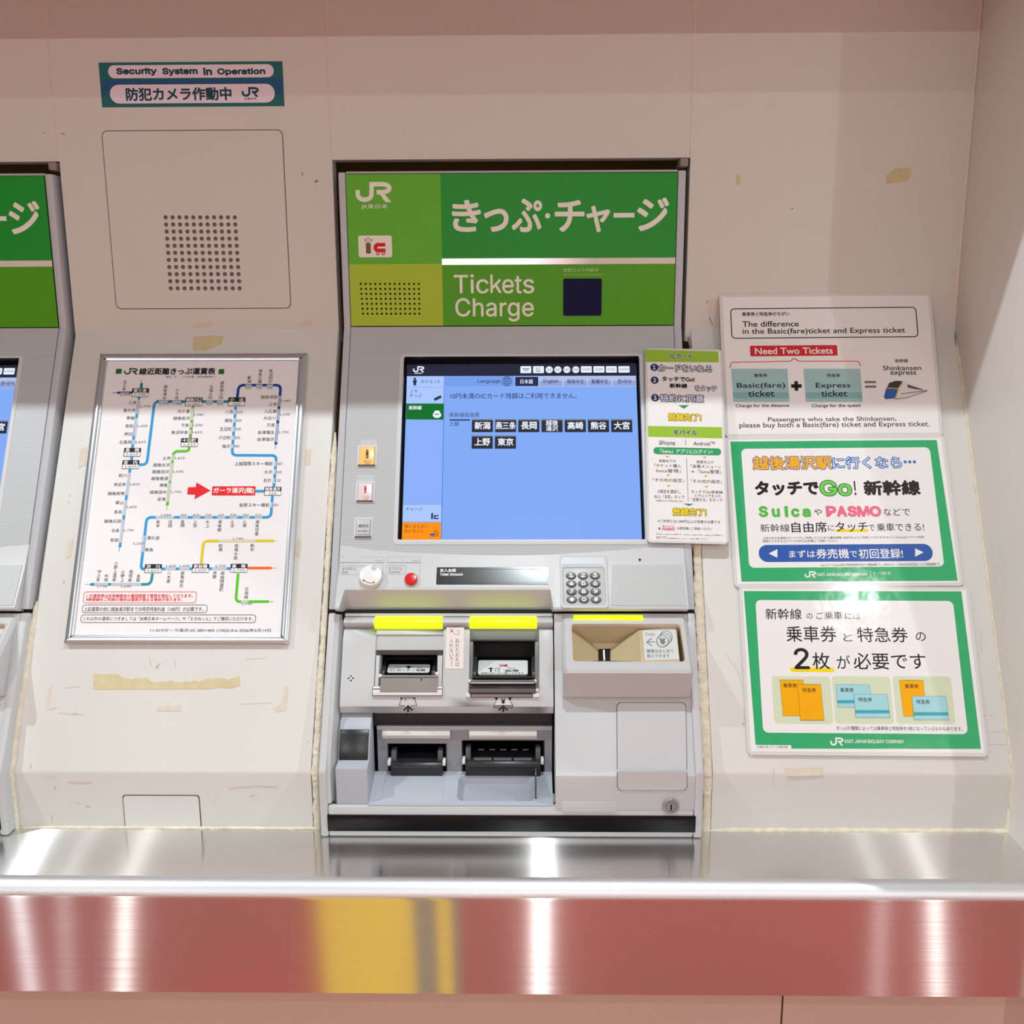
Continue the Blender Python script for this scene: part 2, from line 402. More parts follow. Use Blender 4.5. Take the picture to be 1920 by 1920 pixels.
side_bead(5, -0.6585, -0.6635, -0.40, 0.009)
side_bead(6, -0.2690, -0.2715, -0.16, 0.0085)
side_bead(7, 0.2282, 0.2284, -0.235, 0.0125)
side_bead(8, JX[3]+0.001, JX[3]+0.002, -0.02, 0.004)
bead('trim_9', [((-0.66, YK-0.001, ZB+0.001), NK+NU), ((-0.2725, YK-0.001, ZB+0.001), NK+NU)], 0.0045, 0.003)
bead('trim_10', [((0.232, YK-0.001, ZB+0.001), NK+NU), ((0.614, YK-0.001, ZB+0.001), NK+NU)], 0.0065, 0.0035)
# ================================================================== PANELS AND MARKS ON THE WALL
def flat_patch(name, fr, pts, m, label, cat, n=0.0004, group=None):
    b = MB(); b.prism([fr.P(*fr.uv(*p), 0.00005) for p in pts], fr.N*n, m); o = b.build(name)
    return tag(o, label, cat, group)
t = empty('access_panel', WL.pt(380, 570)); tag(t, 'square pink wall panel with rounded corners and a grid of speaker holes', 'panel')
pr = Pr(WL, (0, 0, 3)); e = pr.box4(616, 736, 1610, 1733)
b = MB(); b.fbox(WL, e[0]-.0012, e[1]-.0012, e[2]+.0012, e[3]+.0012, 0.0, 0.0003, mat('panel_gap', (120, 98, 92), 0.8), 0.008); b.build('panel_gap', t)
b = MB(); b.fbox(WL, *e, 0.0, 0.0007, WALLP, 0.007); b.build('panel_plate', t)
pr = Pr(WL.off(0.0008), (0, 0, 3)); hm = mat('speaker_hole_shade', (100, 86, 82), 0.9); hd = mat('speaker_hole_lit', (128, 111, 105), 0.9)
for r_ in range(11):
    for c_ in range(11):
        x = 932+(1321-932)*c_/10+(961-932)*r_/10*(1-c_/10)+(1348-1321)*r_/10*(c_/10); y = 1223+(1622-1223)*r_/10
        pr.disc(x, y, 11.5, hm, 1, seg=14); pr.disc(x+2, y+2.5, 7.5, hd, 2, seg=12)  # flat discs; shade inside each hole painted as a darker rim
pr.build('speaker_grille', t)
# security sticker
stk = empty('security_sticker', WL.pt(360, 200)); tag(stk, 'blue-green sticker reading Security System in Operation in two white pills above the speaker panel', 'sticker')
b = MB(); pr = Pr(WL.off(0.0006), (0, 0, 3)); c = pr.box4(564, 348, 1594, 600); TEAL = ink(22, 112, 112); TE2 = ink(28, 92, 142)
b.fbox(WL, *c, 0.0, 0.0005, TEAL); b.build('sticker_sheet', stk)
pr.rect(566, 445, 1592, 530, TE2, 1); SW = ink(246, 236, 250); SD = ink(20, 70, 92)
pr.rect(608, 364, 1540, 438, SW, 2, r=37); pr.rect(618, 474, 1546, 580, SW, 2, r=53)
pr.text('Security', 657, 384, 880, 424, SD, 3, 0.05); pr.text('System', 916, 384, 1110, 424, SD, 3, 0.05); pr.text('in', 1146, 384, 1190, 420, SD, 3, 0.05); pr.text('Operation', 1225, 386, 1490, 424, SD, 3, 0.05)
pr.text('防犯カメラ作動中', 710, 494, 1300, 564, SD, 3, 0.035); pr.logo(1360, 490, 1455, 545, SD, 3); pr.text('JR東日本', 1375, 549, 1443, 563, SD, 3, 0.02)
pr.build('sticker_print', stk)
# tape scraps and glue marks
flat_patch('tape_scrap', WL, [(1662, 345), (1661, 330), (1678, 316), (1700, 314), (1709, 317), (1702, 340)], TAPE, 'torn yellowed tape scrap high on the right wall panel', 'tape', group=None)
flat_patch('tape_scrap', WL, [(1379, 327), (1388, 326), (1388, 348), (1381, 346)], TAPE, 'tiny yellow tape scrap just right of the green header', 'tape')
flat_patch('tape_scrap', WL, [(363, 607), (396, 605), (397, 613), (362, 616)], GLUE, 'clear tape scrap under the speaker panel on the wall crease', 'tape')
flat_patch('tape_scrap', WL, [(564, 602), (585, 601), (586, 614), (563, 615)], GLUE, 'clear tape square right of the speaker panel bottom corner', 'tape')
flat_patch('tape_scrap', WL, [(1326, 562), (1350, 560), (1352, 585), (1330, 590)], GLUE, 'faded tape mark left of the top poster corner', 'tape')
flat_patch('tape_scrap', SL, [(363, 632), (398, 629), (419, 631), (416, 644), (388, 657), (362, 658)], TAPE, 'brown tape scrap above the fare board', 'tape')
pts = [(175, 1264), (222, 1264)]+[(230+i*9, 1268+((i*7) % 5)+(8 if 5 < i < 17 else 2)) for i in range(24)]+[(449, 1267), (450, 1286), (432, 1291), (410, 1289), (398, 1292), (175, 1293)]
flat_patch('tape_strip', SL, pts, TAPE, 'long torn strip of yellow tape below the fare board', 'tape')
flat_patch('tape_scrap', SL, [(295, 1324), (340, 1323), (339, 1333), (294, 1334)], GLUE, 'small pale tape rectangle under the long yellow strip', 'tape')
flat_patch('tape_scrap', SL, [(91, 1288), (97, 1286), (92, 1323), (108, 1327), (87, 1331)], GLUE, 'L-shaped glue mark left of the long yellow tape strip', 'tape')
flat_patch('tape_scrap', SL, [(535, 1288), (541, 1288), (538, 1332), (515, 1336), (514, 1328), (528, 1318)], GLUE, 'curved glue mark right of the long yellow tape strip', 'tape')
flat_patch('tape_scrap', SL, [(150, 842), (164, 838), (160, 872), (147, 878)], GLUE, 'upper pale tape scrap left of the fare board', 'tape')
flat_patch('tape_scrap', SL, [(127, 1013), (138, 1012), (132, 1044), (123, 1048)], GLUE, 'lower pale tape scrap left of the fare board', 'tape')
flat_patch('tape_scrap', SL, [(573, 843), (584, 842), (581, 872), (571, 873)], GLUE, 'upper pale tape scrap right of the fare board', 'tape')
flat_patch('tape_scrap', SL, [(558, 1012), (566, 1011), (563, 1046), (554, 1044)], GLUE, 'lower pale tape scrap right of the fare board', 'tape')
flat_patch('tape_scrap', SL, [(1471, 1440), (1543, 1439), (1544, 1454), (1474, 1456)], GLUE, 'clear tape scrap under the lowest green poster', 'tape')
# service hatch in the kick panel
t = empty('service_hatch', KK.pt(305, 1553)); tag(t, 'small white hatch with dark outline in the left desk front above the counter', 'hatch')
pr = Pr(KK, (0, 0, 1)); e = pr.box4(234, 1492, 374.5, 1554)
b = MB(); b.fbox(KK, e[0]-.0013, ZB, e[2]+.0013, e[3]+.0013, 0.0, 0.0004, mat('hatch_gap', (105, 84, 82), 0.8), 0.004); b.build('hatch_gap', t)
b = MB(); b.fbox(KK, e[0], ZB+.0012, e[2], e[3], 0.0, 0.0012, DESKP, 0.004); b.build('hatch_plate', t)

# old scuffs on the desk fronts and around the fare board
sm1 = ink(196, 187, 178); sm2 = ink(214, 207, 199)
def scuffs(fr, parent, strokes, n=.0003):
    pr = Pr(fr.off(n), (0, 0, 1))
    for w, m, *pts in strokes: pr.line(pts, w, m, 1)
    o = pr.build('scuff_marks', bpy.data.objects[parent])
scuffs(KK, 'wall_desk_left', ((1.2, sm1, (104, 1473), (101, 1482)), (1.6, sm2, (138, 1505), (150, 1508)), (1.6, sm1, (160, 1512), (169, 1513)), (1.2, sm1, (97, 1529), (98, 1543)), (2.5, sm2, (128, 1466), (144, 1468), (172, 1467)), (1.5, sm2, (400, 1501), (404, 1501)), (1.4, sm1, (469, 1495), (474, 1493), (478, 1491)), (2, sm2, (430, 1478), (480, 1474), (520, 1476))))
scuffs(SL, 'wall_desk_left', ((1.2, sm1, (294, 1248), (298, 1254)), (1.5, sm1, (291, 1254), (300, 1243)), (1.2, sm2, (268, 1250), (274, 1254)), (1.2, sm2, (118, 1290), (150, 1287)), (1.2, sm2, (110, 1337), (158, 1340)), (1.3, sm1, (137, 1338), (145, 1339)), (1, sm2, (460, 1236), (500, 1234)), (1, sm2, (450, 1320), (510, 1318)), (2, sm1, (577, 1391), (579, 1391)), (1.3, sm1, (57, 1432), (58, 1442)), (1.5, sm2, (88, 1450), (98, 1452)), (1.1, sm2, (280, 1232), (284, 1250)), (1.1, sm2, (327, 1236), (329, 1250)), (3, sm1, (118, 1093), (121, 1089)), (3, sm2, (128, 930), (132, 928)), (2, sm2, (126, 940), (131, 943))))
scuffs(WL, 'wall_back', ((1.6, ink(150, 128, 118), (115, 250), (122, 252)), (3, ink(150, 122, 106), (590, 342), (596, 338)), (1.4, ink(160, 138, 128), (566, 322), (568, 330)), (2, ink(150, 118, 100), (1484, 392), (1487, 391)), (3, ink(150, 126, 116), (1325, 566), (1332, 563)), (1.6, ink(150, 126, 116), (1330, 595), (1336, 608)), (2, ink(150, 118, 100), (82, 249), (84, 249))))
scuffs(SL, 'wall_desk_right', ((2, sm1, (1843, 1341), (1848, 1342)), (2.5, sm1, (1857, 1341), (1861, 1342)), (2, sm1, (1391, 1356), (1396, 1358)), (5, ink(150, 132, 122), (1290, 632), (1296, 650)), (4, ink(160, 142, 130), (1296, 655), (1301, 668)), (2, sm2, (1450, 1440), (1452, 1462)), (1, sm2, (1360, 1225), (1385, 1260), (1392, 1290)), (1.2, sm2, (1840, 1180), (1838, 1200), (1842, 1225)), (1, sm2, (1855, 1372), (1886, 1372)), (1, sm2, (1850, 1396), (1888, 1396))))
MATT = True
K = ink(35, 33, 36); WH = ink(247, 247, 247)
# ================================================================== FARE BOARD
ns = 0.008
fb = empty('fare_board', SL.pt(330, 1206)); tag(fb, 'fare table board in an aluminium frame with a railway route map, between the two machines', 'sign')
Z2 = (100, 640, 3.31)
pr = Pr(SL.off(0.0052), Z2)
BU0, BU1, BV0, BV1 = -0.6110, -0.3142, -0.4578, -0.0417
b = MB()
fw = 0.0115
b.ring(SL, (BU0, BV0, BU1, BV1), (BU0+fw, BV0+fw, BU1-fw, BV1-fw), 0.0003, 0.0085, ALU)
b.build('board_frame', fb, bevel=0.0028)
b = MB(); b.fbox(SL, BU0+.003, BV0+.003, BU1-.003, BV1-.003, 0.0003, 0.005, mat('board_paper', (246, 246, 246), 0.3)); b.build('fare_sheet', fb)
LB = ink(45, 158, 222); GYB = ink(196, 208, 222); DB = ink(22, 62, 160); TL = ink(40, 150, 160); GR = ink(96, 190, 34); YE_ = ink(226, 206, 28); OR = ink(255, 112, 20)
GN = ink(88, 205, 20); RD = ink(236, 26, 36); GB = ink(204, 216, 196); DG = ink(60, 58, 62); PUR = ink(88, 50, 110); TQ = ink(28, 132, 162); OL = ink(120, 165, 60)
T = pr.text
pr.rect(388, 171, 424, 201, ink(40, 110, 40), 2); pr.rect(1026, 173, 1060, 203, ink(40, 110, 40), 2)
pr.logo(438, 166, 524, 206, ink(28, 70, 38), 2)
T('線近距離きっぷ運賃表', 535, 166, 1004, 206, K, 2, 0.03)
T('（単位：円　　こども半額　10円未満切捨て）', 697, 214, 1004, 227, DG, 2)
W_ = 17
pr.line([(545, 238), (548, 262)], 3, DG); pr.line([(547, 260), (545, 295)], W_, TQ)
pr.line([(368, 320), (395, 319)], 3, PUR); pr.line([(395, 319), (490, 318)], W_-3, PUR); pr.line([(415, 325), (470, 324)], W_-3, GYB, 2)
pr.line([(533, 345), (490, 665)], W_, LB); pr.line([(531, 360), (523, 450)], W_, GYB, 2); pr.line([(517, 478), (505, 588)], W_, GYB, 2); pr.line([(501, 610), (497, 640)], W_, GYB, 2)
pr.line([(487, 715), (485, 740)], W_, LB); pr.line([(476, 792), (413, 1278)], W_, LB)
for a, c in (((473, 815), (456, 955)), ((450, 985), (438, 1080)), ((434, 1105), (417, 1250))): pr.line([a, c], W_, GYB, 2)
pr.line([(411, 1275), (408, 1305)], 3, TQ)
pr.curve([(530, 766), (580, 764), (628, 374), (850, 374)], W_, LB, 1, 30); pr.line([(640, 373), (850, 374)], W_, TQ, 2); pr.line([(850, 374), (1095, 374)], W_, TQ, 1)
for a, c in ((655, 712), (738, 793), (948, 992), (1016, 1058)): pr.line([(a, 377), (c, 377)], W_, GYB, 3)
pr.curve([(1141, 352), (1151, 272), (1412, 272), (1381, 640)], W_, DB, 1, 30)
for a in (1192, 1258, 1324): pr.line([(a, 276), (a+40, 276)], W_, GYB, 2)
for a, c in (((1406, 338), (1402, 405)), ((1400, 420), (1394, 490)), ((1391, 510), (1384, 625))): pr.line([a, c], W_-3, ink(176, 182, 210), 2)
pr.line([(1380, 635), (1378, 668)], 3, DB)
pr.line([(868, 400), (849, 605)], W_, OL)
for a, c in (((866, 412), (858, 490)), ((857, 505), (852, 535)), ((851, 550), (849, 575))): pr.line([a, c], W_, GB, 2)
pr.curve([(843, 655), (840, 682), (746, 682), (707, 1018)], W_, GN, 1, 30)
for a, c in (((742, 705), (740, 740)), ((737, 755), (726, 868)), ((723, 880), (711, 995))): pr.line([a, c], W_-2, GB, 2)
pr.line([(706, 1015), (704, 1045)], 3, GN)
pr.curve([(1132, 405), (1108, 707), (1385, 708), (1368, 905)], W_, LB, 1, 30)
for a, c in (((1130, 425), (1128, 452)), ((1126, 478), (1124, 505)), ((1121, 532), (1119, 560)), ((1117, 586), (1115, 612)), ((1112, 640), (1110, 664)), ((1381, 745), (1379, 775)), ((1376, 795), (1374, 825)), ((1371, 850), (1370, 880))): pr.line([a, c], W_, GYB, 2)
pr.line([(1253, 930), (1315, 930)], W_, LB)
pr.curve([(1360, 955), (1350, 1092), (580, 1092), (543, 1412), (570, 1412)], W_, LB, 1, 30)
pr.line([(1357, 1000), (1355, 1030)], W_, GYB, 2)
for a, c in ((635, 750), (785, 835), (865, 910), (940, 988), (1018, 1066), (1096, 1142), (1174, 1220), (1250, 1296)): pr.line([(a, 1092), (c, 1092)], W_, GYB, 2)
pr.line([(563, 1205), (551, 1310)], W_, GYB, 2)
pr.line([(670, 1412), (1100, 1410)], W_, LB)
for a, c in ((695, 760), (782, 845), (985, 1075)): pr.line([(a, 1411), (c, 1411)], W_, GYB, 2)
pr.curve([(616, 1440), (605, 1508), (230, 1508)], W_, TL, 1, 30); pr.line([(198, 1508), (235, 1508)], 3, TL)
for a, c in ((255, 340), (358, 545)): pr.line([(a, 1508), (c, 1508)], W_-2, GYB, 2)
pr.curve([(918, 1382), (932, 1239), (1370, 1238)], W_, YE_, 1, 30); pr.line([(1368, 1238), (1397, 1238)], 3, YE_); pr.line([(1025, 1239), (1255, 1239)], W_-3, ink(226, 222, 190), 2)
pr.line([(1205, 1407), (1355, 1407)], W_, OR); pr.line([(1353, 1407), (1384, 1407)], 3, OR)
pr.curve([(1147, 1440), (1132, 1616), (1338, 1615)], W_, GN, 1, 30); pr.line([(1336, 1615), (1366, 1615)], 3, GN)
pr.line([(1165, 1616), (1212, 1616)], W_-3, GB, 2)
def station(cx, cy, nm, fare, w=105, h=54):
    pr.rect(cx-w/2, cy-h/2, cx+w/2, cy+h/2, K, 4, r=5); pr.rect(cx-w/2+2.5, cy+1, cx+w/2-2.5, cy+h/2-2.5, WH, 5, r=3)
    tw = min(w-12, 25*len(nm)+8)
    T(nm, cx-tw/2, cy-h/2+3, cx+tw/2, cy-1.5, WH, 5, 0.025); fw_ = 15*len(fare); T(fare, cx-fw_/2, cy+6, cx+fw_/2, cy+22, K, 6)
for a in ((540, 319, '東三条', '1,790'), (490, 689, '長　岡', '1,410'), (480, 765, '宮　内', '1,410'), (872, 375, '越後川口', '1,040'), (844, 628, '十日町', '1,410'), (1138, 375, '小　出', '720'), (1362, 930, '越後湯沢', '160'), (620, 1410, '渋　川', '1,410'), (914, 1409, '新前橋', '1,600'), (1152, 1408, '高　崎', '1,790')): station(*a)
def nm(s, xr, y, ch=24, m=DG):   # station name ending at xr
    T(s, xr-ch*len(s), y-11, xr, y+11, m, 3)
def fare(s, x, y, m=DG): T(s, x, y-8, x+14*len(s)-6, y+8, m, 3)
for s, x, y in (('三条', 517, 380), ('東光寺', 510, 428), ('帯織', 504, 476), ('見附', 496, 526), ('押切', 490, 576), ('北長岡', 484, 626), ('前川', 456, 832), ('来迎寺', 450, 888), ('越後岩塚', 442, 944), ('塚山', 435, 1001), ('長鳥', 427, 1059), ('越後広田', 420, 1116), ('北条', 411, 1174), ('安田', 404, 1233), ('内ケ巻', 848, 434), ('越後岩沢', 848, 477), ('下条', 842, 521), ('魚沼中条', 836, 565), ('土市', 728, 725), ('越後水沢', 724, 767), ('越後田沢', 718, 809), ('越後鹿渡', 712, 851), ('津南', 708, 893), ('越後田中', 702, 936), ('足滝', 696, 979), ('八色', 1117, 437), ('浦佐', 1112, 491), ('五日町', 1108, 545), ('六日町', 1102, 598), ('塩沢', 1097, 651), ('越後須原', 1392, 346), ('上条', 1388, 390), ('入広瀬', 1384, 434), ('大白川', 1379, 476), ('只見', 1375, 520), ('会津蒲生', 1372, 565), ('会津塩沢', 1369, 608), ('大沢', 1358, 811), ('石打', 1354, 863)): nm(s, x, y, 25 if len(s) < 4 else 26)
T('上越国際スキー場前', 1125, 747, 1362, 771, DG, 3); T('岩原スキー場前', 1154, 1004, 1340, 1028, DG, 3); T('津久田', 580, 1208, 658, 1232, DG, 3); T('敷島', 570, 1282, 620, 1304, DG, 3)
for s, x, y in (('1,790', 412, 333), ('1,790', 538, 405), ('1,600', 520, 526), ('1,410', 508, 626), ('1,230', 657, 389), ('1,040', 735, 389), ('910', 950, 388), ('810', 1018, 388), ('810', 1193, 288), ('910', 1259, 288), ('910', 1325, 288), ('1,040', 1410, 370), ('1,230', 1404, 455), ('1,790', 1396, 565), ('1,040', 870, 456), ('1,230', 862, 521), ('1,410', 858, 565), ('1,410', 752, 725), ('1,600', 742, 809), ('1,790', 728, 936), ('620', 1138, 439), ('620', 1132, 491), ('530', 1128, 545), ('350', 1123, 598), ('350', 1118, 651), ('260', 1384, 759), ('260', 1380, 811), ('210', 1374, 863), ('200', 1360, 1016), ('1,410', 472, 888), ('1,600', 452, 1029), ('1,790', 434, 1174), ('1,230', 496, 1256), ('1,040', 666, 1080), ('910', 790, 1080), ('810', 868, 1080), ('720', 944, 1080), ('620', 1022, 1080), ('530', 1099, 1080), ('350', 1176, 1080), ('210', 1253, 1080), ('1,410', 697, 1395), ('1,600', 782, 1395), ('1,790', 1005, 1395), ('1,790', 1113, 1227), ('1,790', 270, 1522), ('1,600', 418, 1522), ('1,790', 1168, 1631)): fare(s, x, y)
V_ = lambda s, x, y0, y1, x1=None: pr.vtext(s, x, y0, y1, 23, DG, 3, 0.0, x1)
for a in (('北三条', 446, 240, 308, 438), ('越後滝谷', 698, 270, 362, 688), ('小千谷', 770, 292, 362, 766), ('北堀之内', 982, 270, 362, 972), ('越後堀之内', 1049, 246, 362, 1039), ('藪神', 1216, 214, 262), ('越後広瀬', 1287, 172, 262, 1280), ('魚沼田中', 1351, 172, 262, 1346), ('岩本', 649, 1108, 1156), ('沼田', 725, 1108, 1156), ('後閑', 802, 1108, 1156), ('上牧', 880, 1108, 1156), ('水上', 957, 1108, 1156), ('湯檜曽', 1034, 1108, 1182, 1030), ('土合', 1111, 1108, 1156), ('土樽', 1187, 1108, 1156), ('越後中里', 1268, 1108, 1206, 1261), ('前橋', 1038, 1256, 1304), ('前橋大島', 1138, 1256, 1356, 1130), ('駒形', 1234, 1256, 1304), ('中之条', 288, 1416, 1492, 276), ('市城', 330, 1444, 1492, 326), ('小野上温泉', 392, 1364, 1492, 376), ('小野上', 434, 1418, 1494, 427), ('祖母島', 484, 1416, 1494, 475), ('金島', 530, 1444, 1494, 525), ('八木原', 720, 1426, 1502, 713), ('群馬総社', 804, 1426, 1528, 794), ('井野', 1004, 1424, 1474, 1000), ('高崎問屋町', 1052, 1426, 1554, 1042), ('北高崎', 1201, 1524, 1600, 1196)): V_(*a)
pr.poly([(835, 906), (884, 904), (888, 876), (976, 926), (876, 980), (880, 952), (831, 950)], RD, 2)
pr.rect(985, 900, 1254, 956, RD, 3); T('ガーラ湯沢(臨)', 994, 909, 1246, 947, WH, 4, 0.03)
pr.frame(187, 1553, 888, 1624, 3, RD, 2, r=16)
T('この運賃表は在来線経由の最短経路で運賃を掲出しております。', 203, 1568, 866, 1590, RD, 3, 0.012); T('※新幹線をご利用の場合は運賃が異なる場合があります。', 203, 1591, 800, 1613, RD, 3, 0.012)
pr.frame(178, 1634, 956, 1686, 3, DG, 2, r=18); T('上記運賃の他に越後湯沢駅までの特定特急料金（100円）が必要です。', 190, 1648, 932, 1676, DG, 3)
pr.frame(170, 1696, 1257, 1747, 3, DG, 2, r=18); T('これ以外の運賃につきましては「JR東日本ホームページ」や「えきねっと」でご確認いただけます。', 185, 1709, 1240, 1737, DG, 3)
T('11-019ガーラ湯沢-02 285×405 (100)0-0-6 2026年3月14日', 603, 1783, 1350, 1807, DG, 3)
pr.build('route_map', fb)
MATT = False
K = ink(35, 33, 36); WH = ink(247, 247, 247); DG = ink(60, 58, 62)
# ================================================================== POSTERS
FILM = mat('laminate_edge', (226, 226, 224), 0.12, 0, 0.6); PAPER = mat('laminated_paper', (248, 248, 247), 0.12, 0, 0.42, bump=(34, 0.10, 0.003))
def poster(name, label, corners_fr, quad, thick, cat='poster', film=0.0045):
    """quad: four picture places TL TR BR BL of the sheet; corners_fr: surface of each."""
    p = [f.pt(*q_) for f, q_ in zip(corners_fr, quad)]
    U = (p[2]-p[3]).normalized()+(p[1]-p[0]).normalized(); U.normalize()
    Vv = ((p[0]+p[1])-(p[2]+p[3])); Vv = (Vv-U*Vv.dot(U)).normalized()
    ctr = (p[0]+p[1]+p[2]+p[3])/4; fr = Fr(ctr, U, Vv)
    w = ((p[1]-p[0]).length+(p[2]-p[3]).length)/2; h = ((p[0]-p[3]).length+(p[1]-p[2]).length)/2
    root = empty(name, (p[2]+p[3])/2); tag(root, label, cat)
    b = MB()
    if film: b.ring(fr, (-w/2-film, -h/2-film, w/2+film, h/2+film), (-w/2, -h/2, w/2, h/2), -thick, -0.0001, FILM, 0.006, 0.0001); b.build('laminate_border', root)
    b = MB(); b.fbox(fr, -w/2, -h/2, w/2, h/2, -thick, 0.0, PAPER); b.build('poster_sheet', root)
    return root, fr.off(0.0)
S4 = SL.off(0.0042)
# --- top: difference of tickets
USE_SANS = False
ZP = (1190, 540, 2.6667)
g1, f1 = poster('ticket_guide_poster', 'white laminated poster headed The difference with red Need Two Tickets banner, topmost on the right', (WL.off(0.003), WL.off(0.003), S4, S4), ((1354, 556), (1738, 555), (1763.8, 810), (1366.2, 815.6)), 0.0006)
pr = Pr(f1, ZP); T = pr.text; NV = ink(30, 34, 52); TQL = ink(168, 206, 208); TQD = ink(136, 188, 192); RB = ink(216, 40, 52)
pr.frame(480, 98, 1414, 250, 5, NV, 1, r=22)
T('乗車券と特急券のちがい', 537, 120, 774, 140, K, 2, 0.02); T('The difference', 539, 166, 820, 193, K, 2, 0.012); T('in the Basic(fare)ticket and Express ticket', 540, 200, 1352, 234, K, 2, 0.012)
pr.rect(577, 287, 1014, 340, RB, 1, r=7); T('Need Two Tickets', 602, 299, 989, 330, WH, 2, 0.02)
pr.curve([(477, 400), (480, 372), (782, 366), (797, 348), (814, 366), (1122, 366), (1128, 392)], 4, RB, 1, 14)
for x0, x1, x2, jp, en, note, a, c, wj in ((486, 764, 774, '乗車券', 'Basic(fare)', 'Charge for the distance', 511, 752, 505), (848, 1128, 1140, '特急券', 'Express', 'Charge for the speed', 906, 1078, 886)):
    pr.poly([(x0-4, 404), (x1, 404), (x2, 570), (x0+8, 570)], TQL, 1); pr.poly([(x0+4, 522), (x1+7, 522), (x1+9, 552), (x0+7, 552)], TQD, 2)
    m_ = (x0+x2)/2; T(jp, m_-33, 428, m_+33, 446, K, 3, 0.012); T(en, a, 474, c, 506, K, 3, 0.012); T('ticket', m_-62, 512, m_+68, 543, K, 3, 0.012)
    T(note, wj, 580, wj+(266 if wj < 600 else 242), 600, K, 3, 0.012)
pr.rect(799, 466, 817, 514, K, 1); pr.rect(782, 481, 835, 499, K, 1); EQ = ink(120, 116, 114); pr.rect(1150, 465, 1207, 476, EQ, 1); pr.rect(1151, 488, 1208, 499, EQ, 1)
T('新幹線', 1302, 355, 1366, 373, K, 2, 0.015); T('Shinkansen', 1241, 388, 1432, 411, K, 2, 0.01); T('express', 1279, 417, 1407, 442, K, 2, 0.01)
TB = ink(44, 92, 178)
pr.poly([(1246, 545), (1254, 508), (1272, 474), (1306, 463), (1346, 466), (1466, 510), (1462, 516), (1352, 560), (1300, 566), (1254, 560)], ink(236, 236, 236), 1)
pr.poly([(1246, 545), (1256, 505), (1268, 498), (1318, 500), (1300, 552), (1254, 556)], TB, 2); pr.poly([(1260, 498), (1274, 474), (1306, 464), (1340, 466), (1322, 500)], ink(52, 50, 58), 2)
pr.line([(1256, 500), (1318, 503), (1340, 470)], 5, ink(222, 176, 60), 3); pr.line([(1318, 503), (1304, 556)], 5, ink(222, 176, 60), 3)
pr.poly([(1362, 482), (1440, 508), (1438, 512), (1366, 498)], ink(70, 70, 80), 3); pr.line([(1330, 530), (1462, 513)], 4, ink(110, 110, 116), 3); pr.line([(1300, 556), (1360, 548), (1460, 516)], 5, ink(150, 150, 152), 2)
T('Passengers who take the Shinkansen,', 667, 644, 1308, 672, DG, 2, 0.006); T('please buy both a Basic(fare) ticket and Express ticket.', 523, 670, 1474, 702, DG, 2, 0.006)
pr.build('poster_print', g1)
USE_SANS = True
# --- middle: green bordered
g2, f2 = poster('boarding_registration_poster', 'green-bordered poster with outlined orange and blue heading and blue arrow pill', (S4, S4, S4, S4), ((1364, 824.5), (1760, 821.5), (1804, 1092), (1384.5, 1095)), 0.0006)
pr = Pr(f2, ZP); T = pr.text; GP = ink(58, 180, 116); OY = ink(255, 186, 40); BL_ = ink(60, 110, 190); PK = ink(240, 120, 150); GO = ink(96, 196, 80); BK = ink(48, 42, 44)
pr.poly([(478, 768), (1510, 760), (1615, 1464), (534, 1468)], GP, 1)
pr.rect(552, 800, 1512, 1396, WH, 2, r=26)
T('越後湯沢駅', 592, 843, 984, 906, OY, 4, 0.03, BL_, 0.075); T('に行くなら', 990, 845, 1332, 902, ink(222, 240, 250), 4, 0.0, BL_, 0.07)
for k in range(3): pr.disc(1352+k*23, 870, 8, BL_, 4)
T('タッチで', 604, 968, 916, 1034, BK, 4, 0.05); T('Go', 930, 966, 1080, 1036, ink(120, 220, 100), 4, 0.02, ink(70, 120, 60), 0.05); T('!', 1096, 966, 1106, 1036, BK, 4, 0.0); T('新幹線', 1148, 964, 1424, 1034, BK, 4, 0.045)
for ch, a, c in (('S', 624, 662), ('u', 690, 722), ('i', 752, 764), ('c', 786, 820), ('a', 842, 876)): T(ch, a, 1094 if ch in 'Si' else 1106, c, 1142, GO, 4, 0.045)
T('や', 896, 1104, 936, 1138, K, 4); 
for ch, a, c in (('P', 960, 1004), ('A', 1014, 1056), ('S', 1068, 1106), ('M', 1116, 1168), ('O', 1178, 1228)): T(ch, a, 1094, c, 1140, PK, 4, 0.05)
T('などで', 1244, 1102, 1376, 1138, K, 4)
pr.rect(1004, 1206, 1168, 1220, ink(250, 226, 40), 3, r=7)
T('新幹線', 628, 1180, 774, 1220, K, 4); T('自由席', 784, 1170, 960, 1222, K, 4, 0.008); T('に', 966, 1186, 998, 1214, K, 4); T('タッチ', 1004, 1170, 1164, 1218, K, 4, 0.006); T('で', 1170, 1184, 1200, 1214, K, 4); T('乗車できる!', 1210, 1176, 1446, 1216, K, 4)
T('上記以外の交通系ICカードでもご利用いただけます(最低残高1,000円以上でご利用いただけます)モバイルSuicaはアプリで初回', 640, 1242, 1446, 1256, DG, 4); T('登録ができます(モバイルPASMOは係員にご相談ください)', 640, 1259, 1014, 1273, DG, 4)
pr.rect(620, 1282, 1490, 1368, ink(54, 98, 180), 3, r=43); pr.poly([(670, 1328), (713, 1306), (713, 1349)], WH, 4); pr.poly([(1402, 1302), (1444, 1322), (1402, 1344)], WH, 4)
T('まずは', 772, 1312, 902, 1348, WH, 4, 0.012); T('券売機', 908, 1304, 1070, 1352, WH, 4, 0.014); T('で', 1076, 1316, 1112, 1346, WH, 4, 0.01); T('初回登録!', 1120, 1304, 1340, 1352, WH, 4, 0.012)
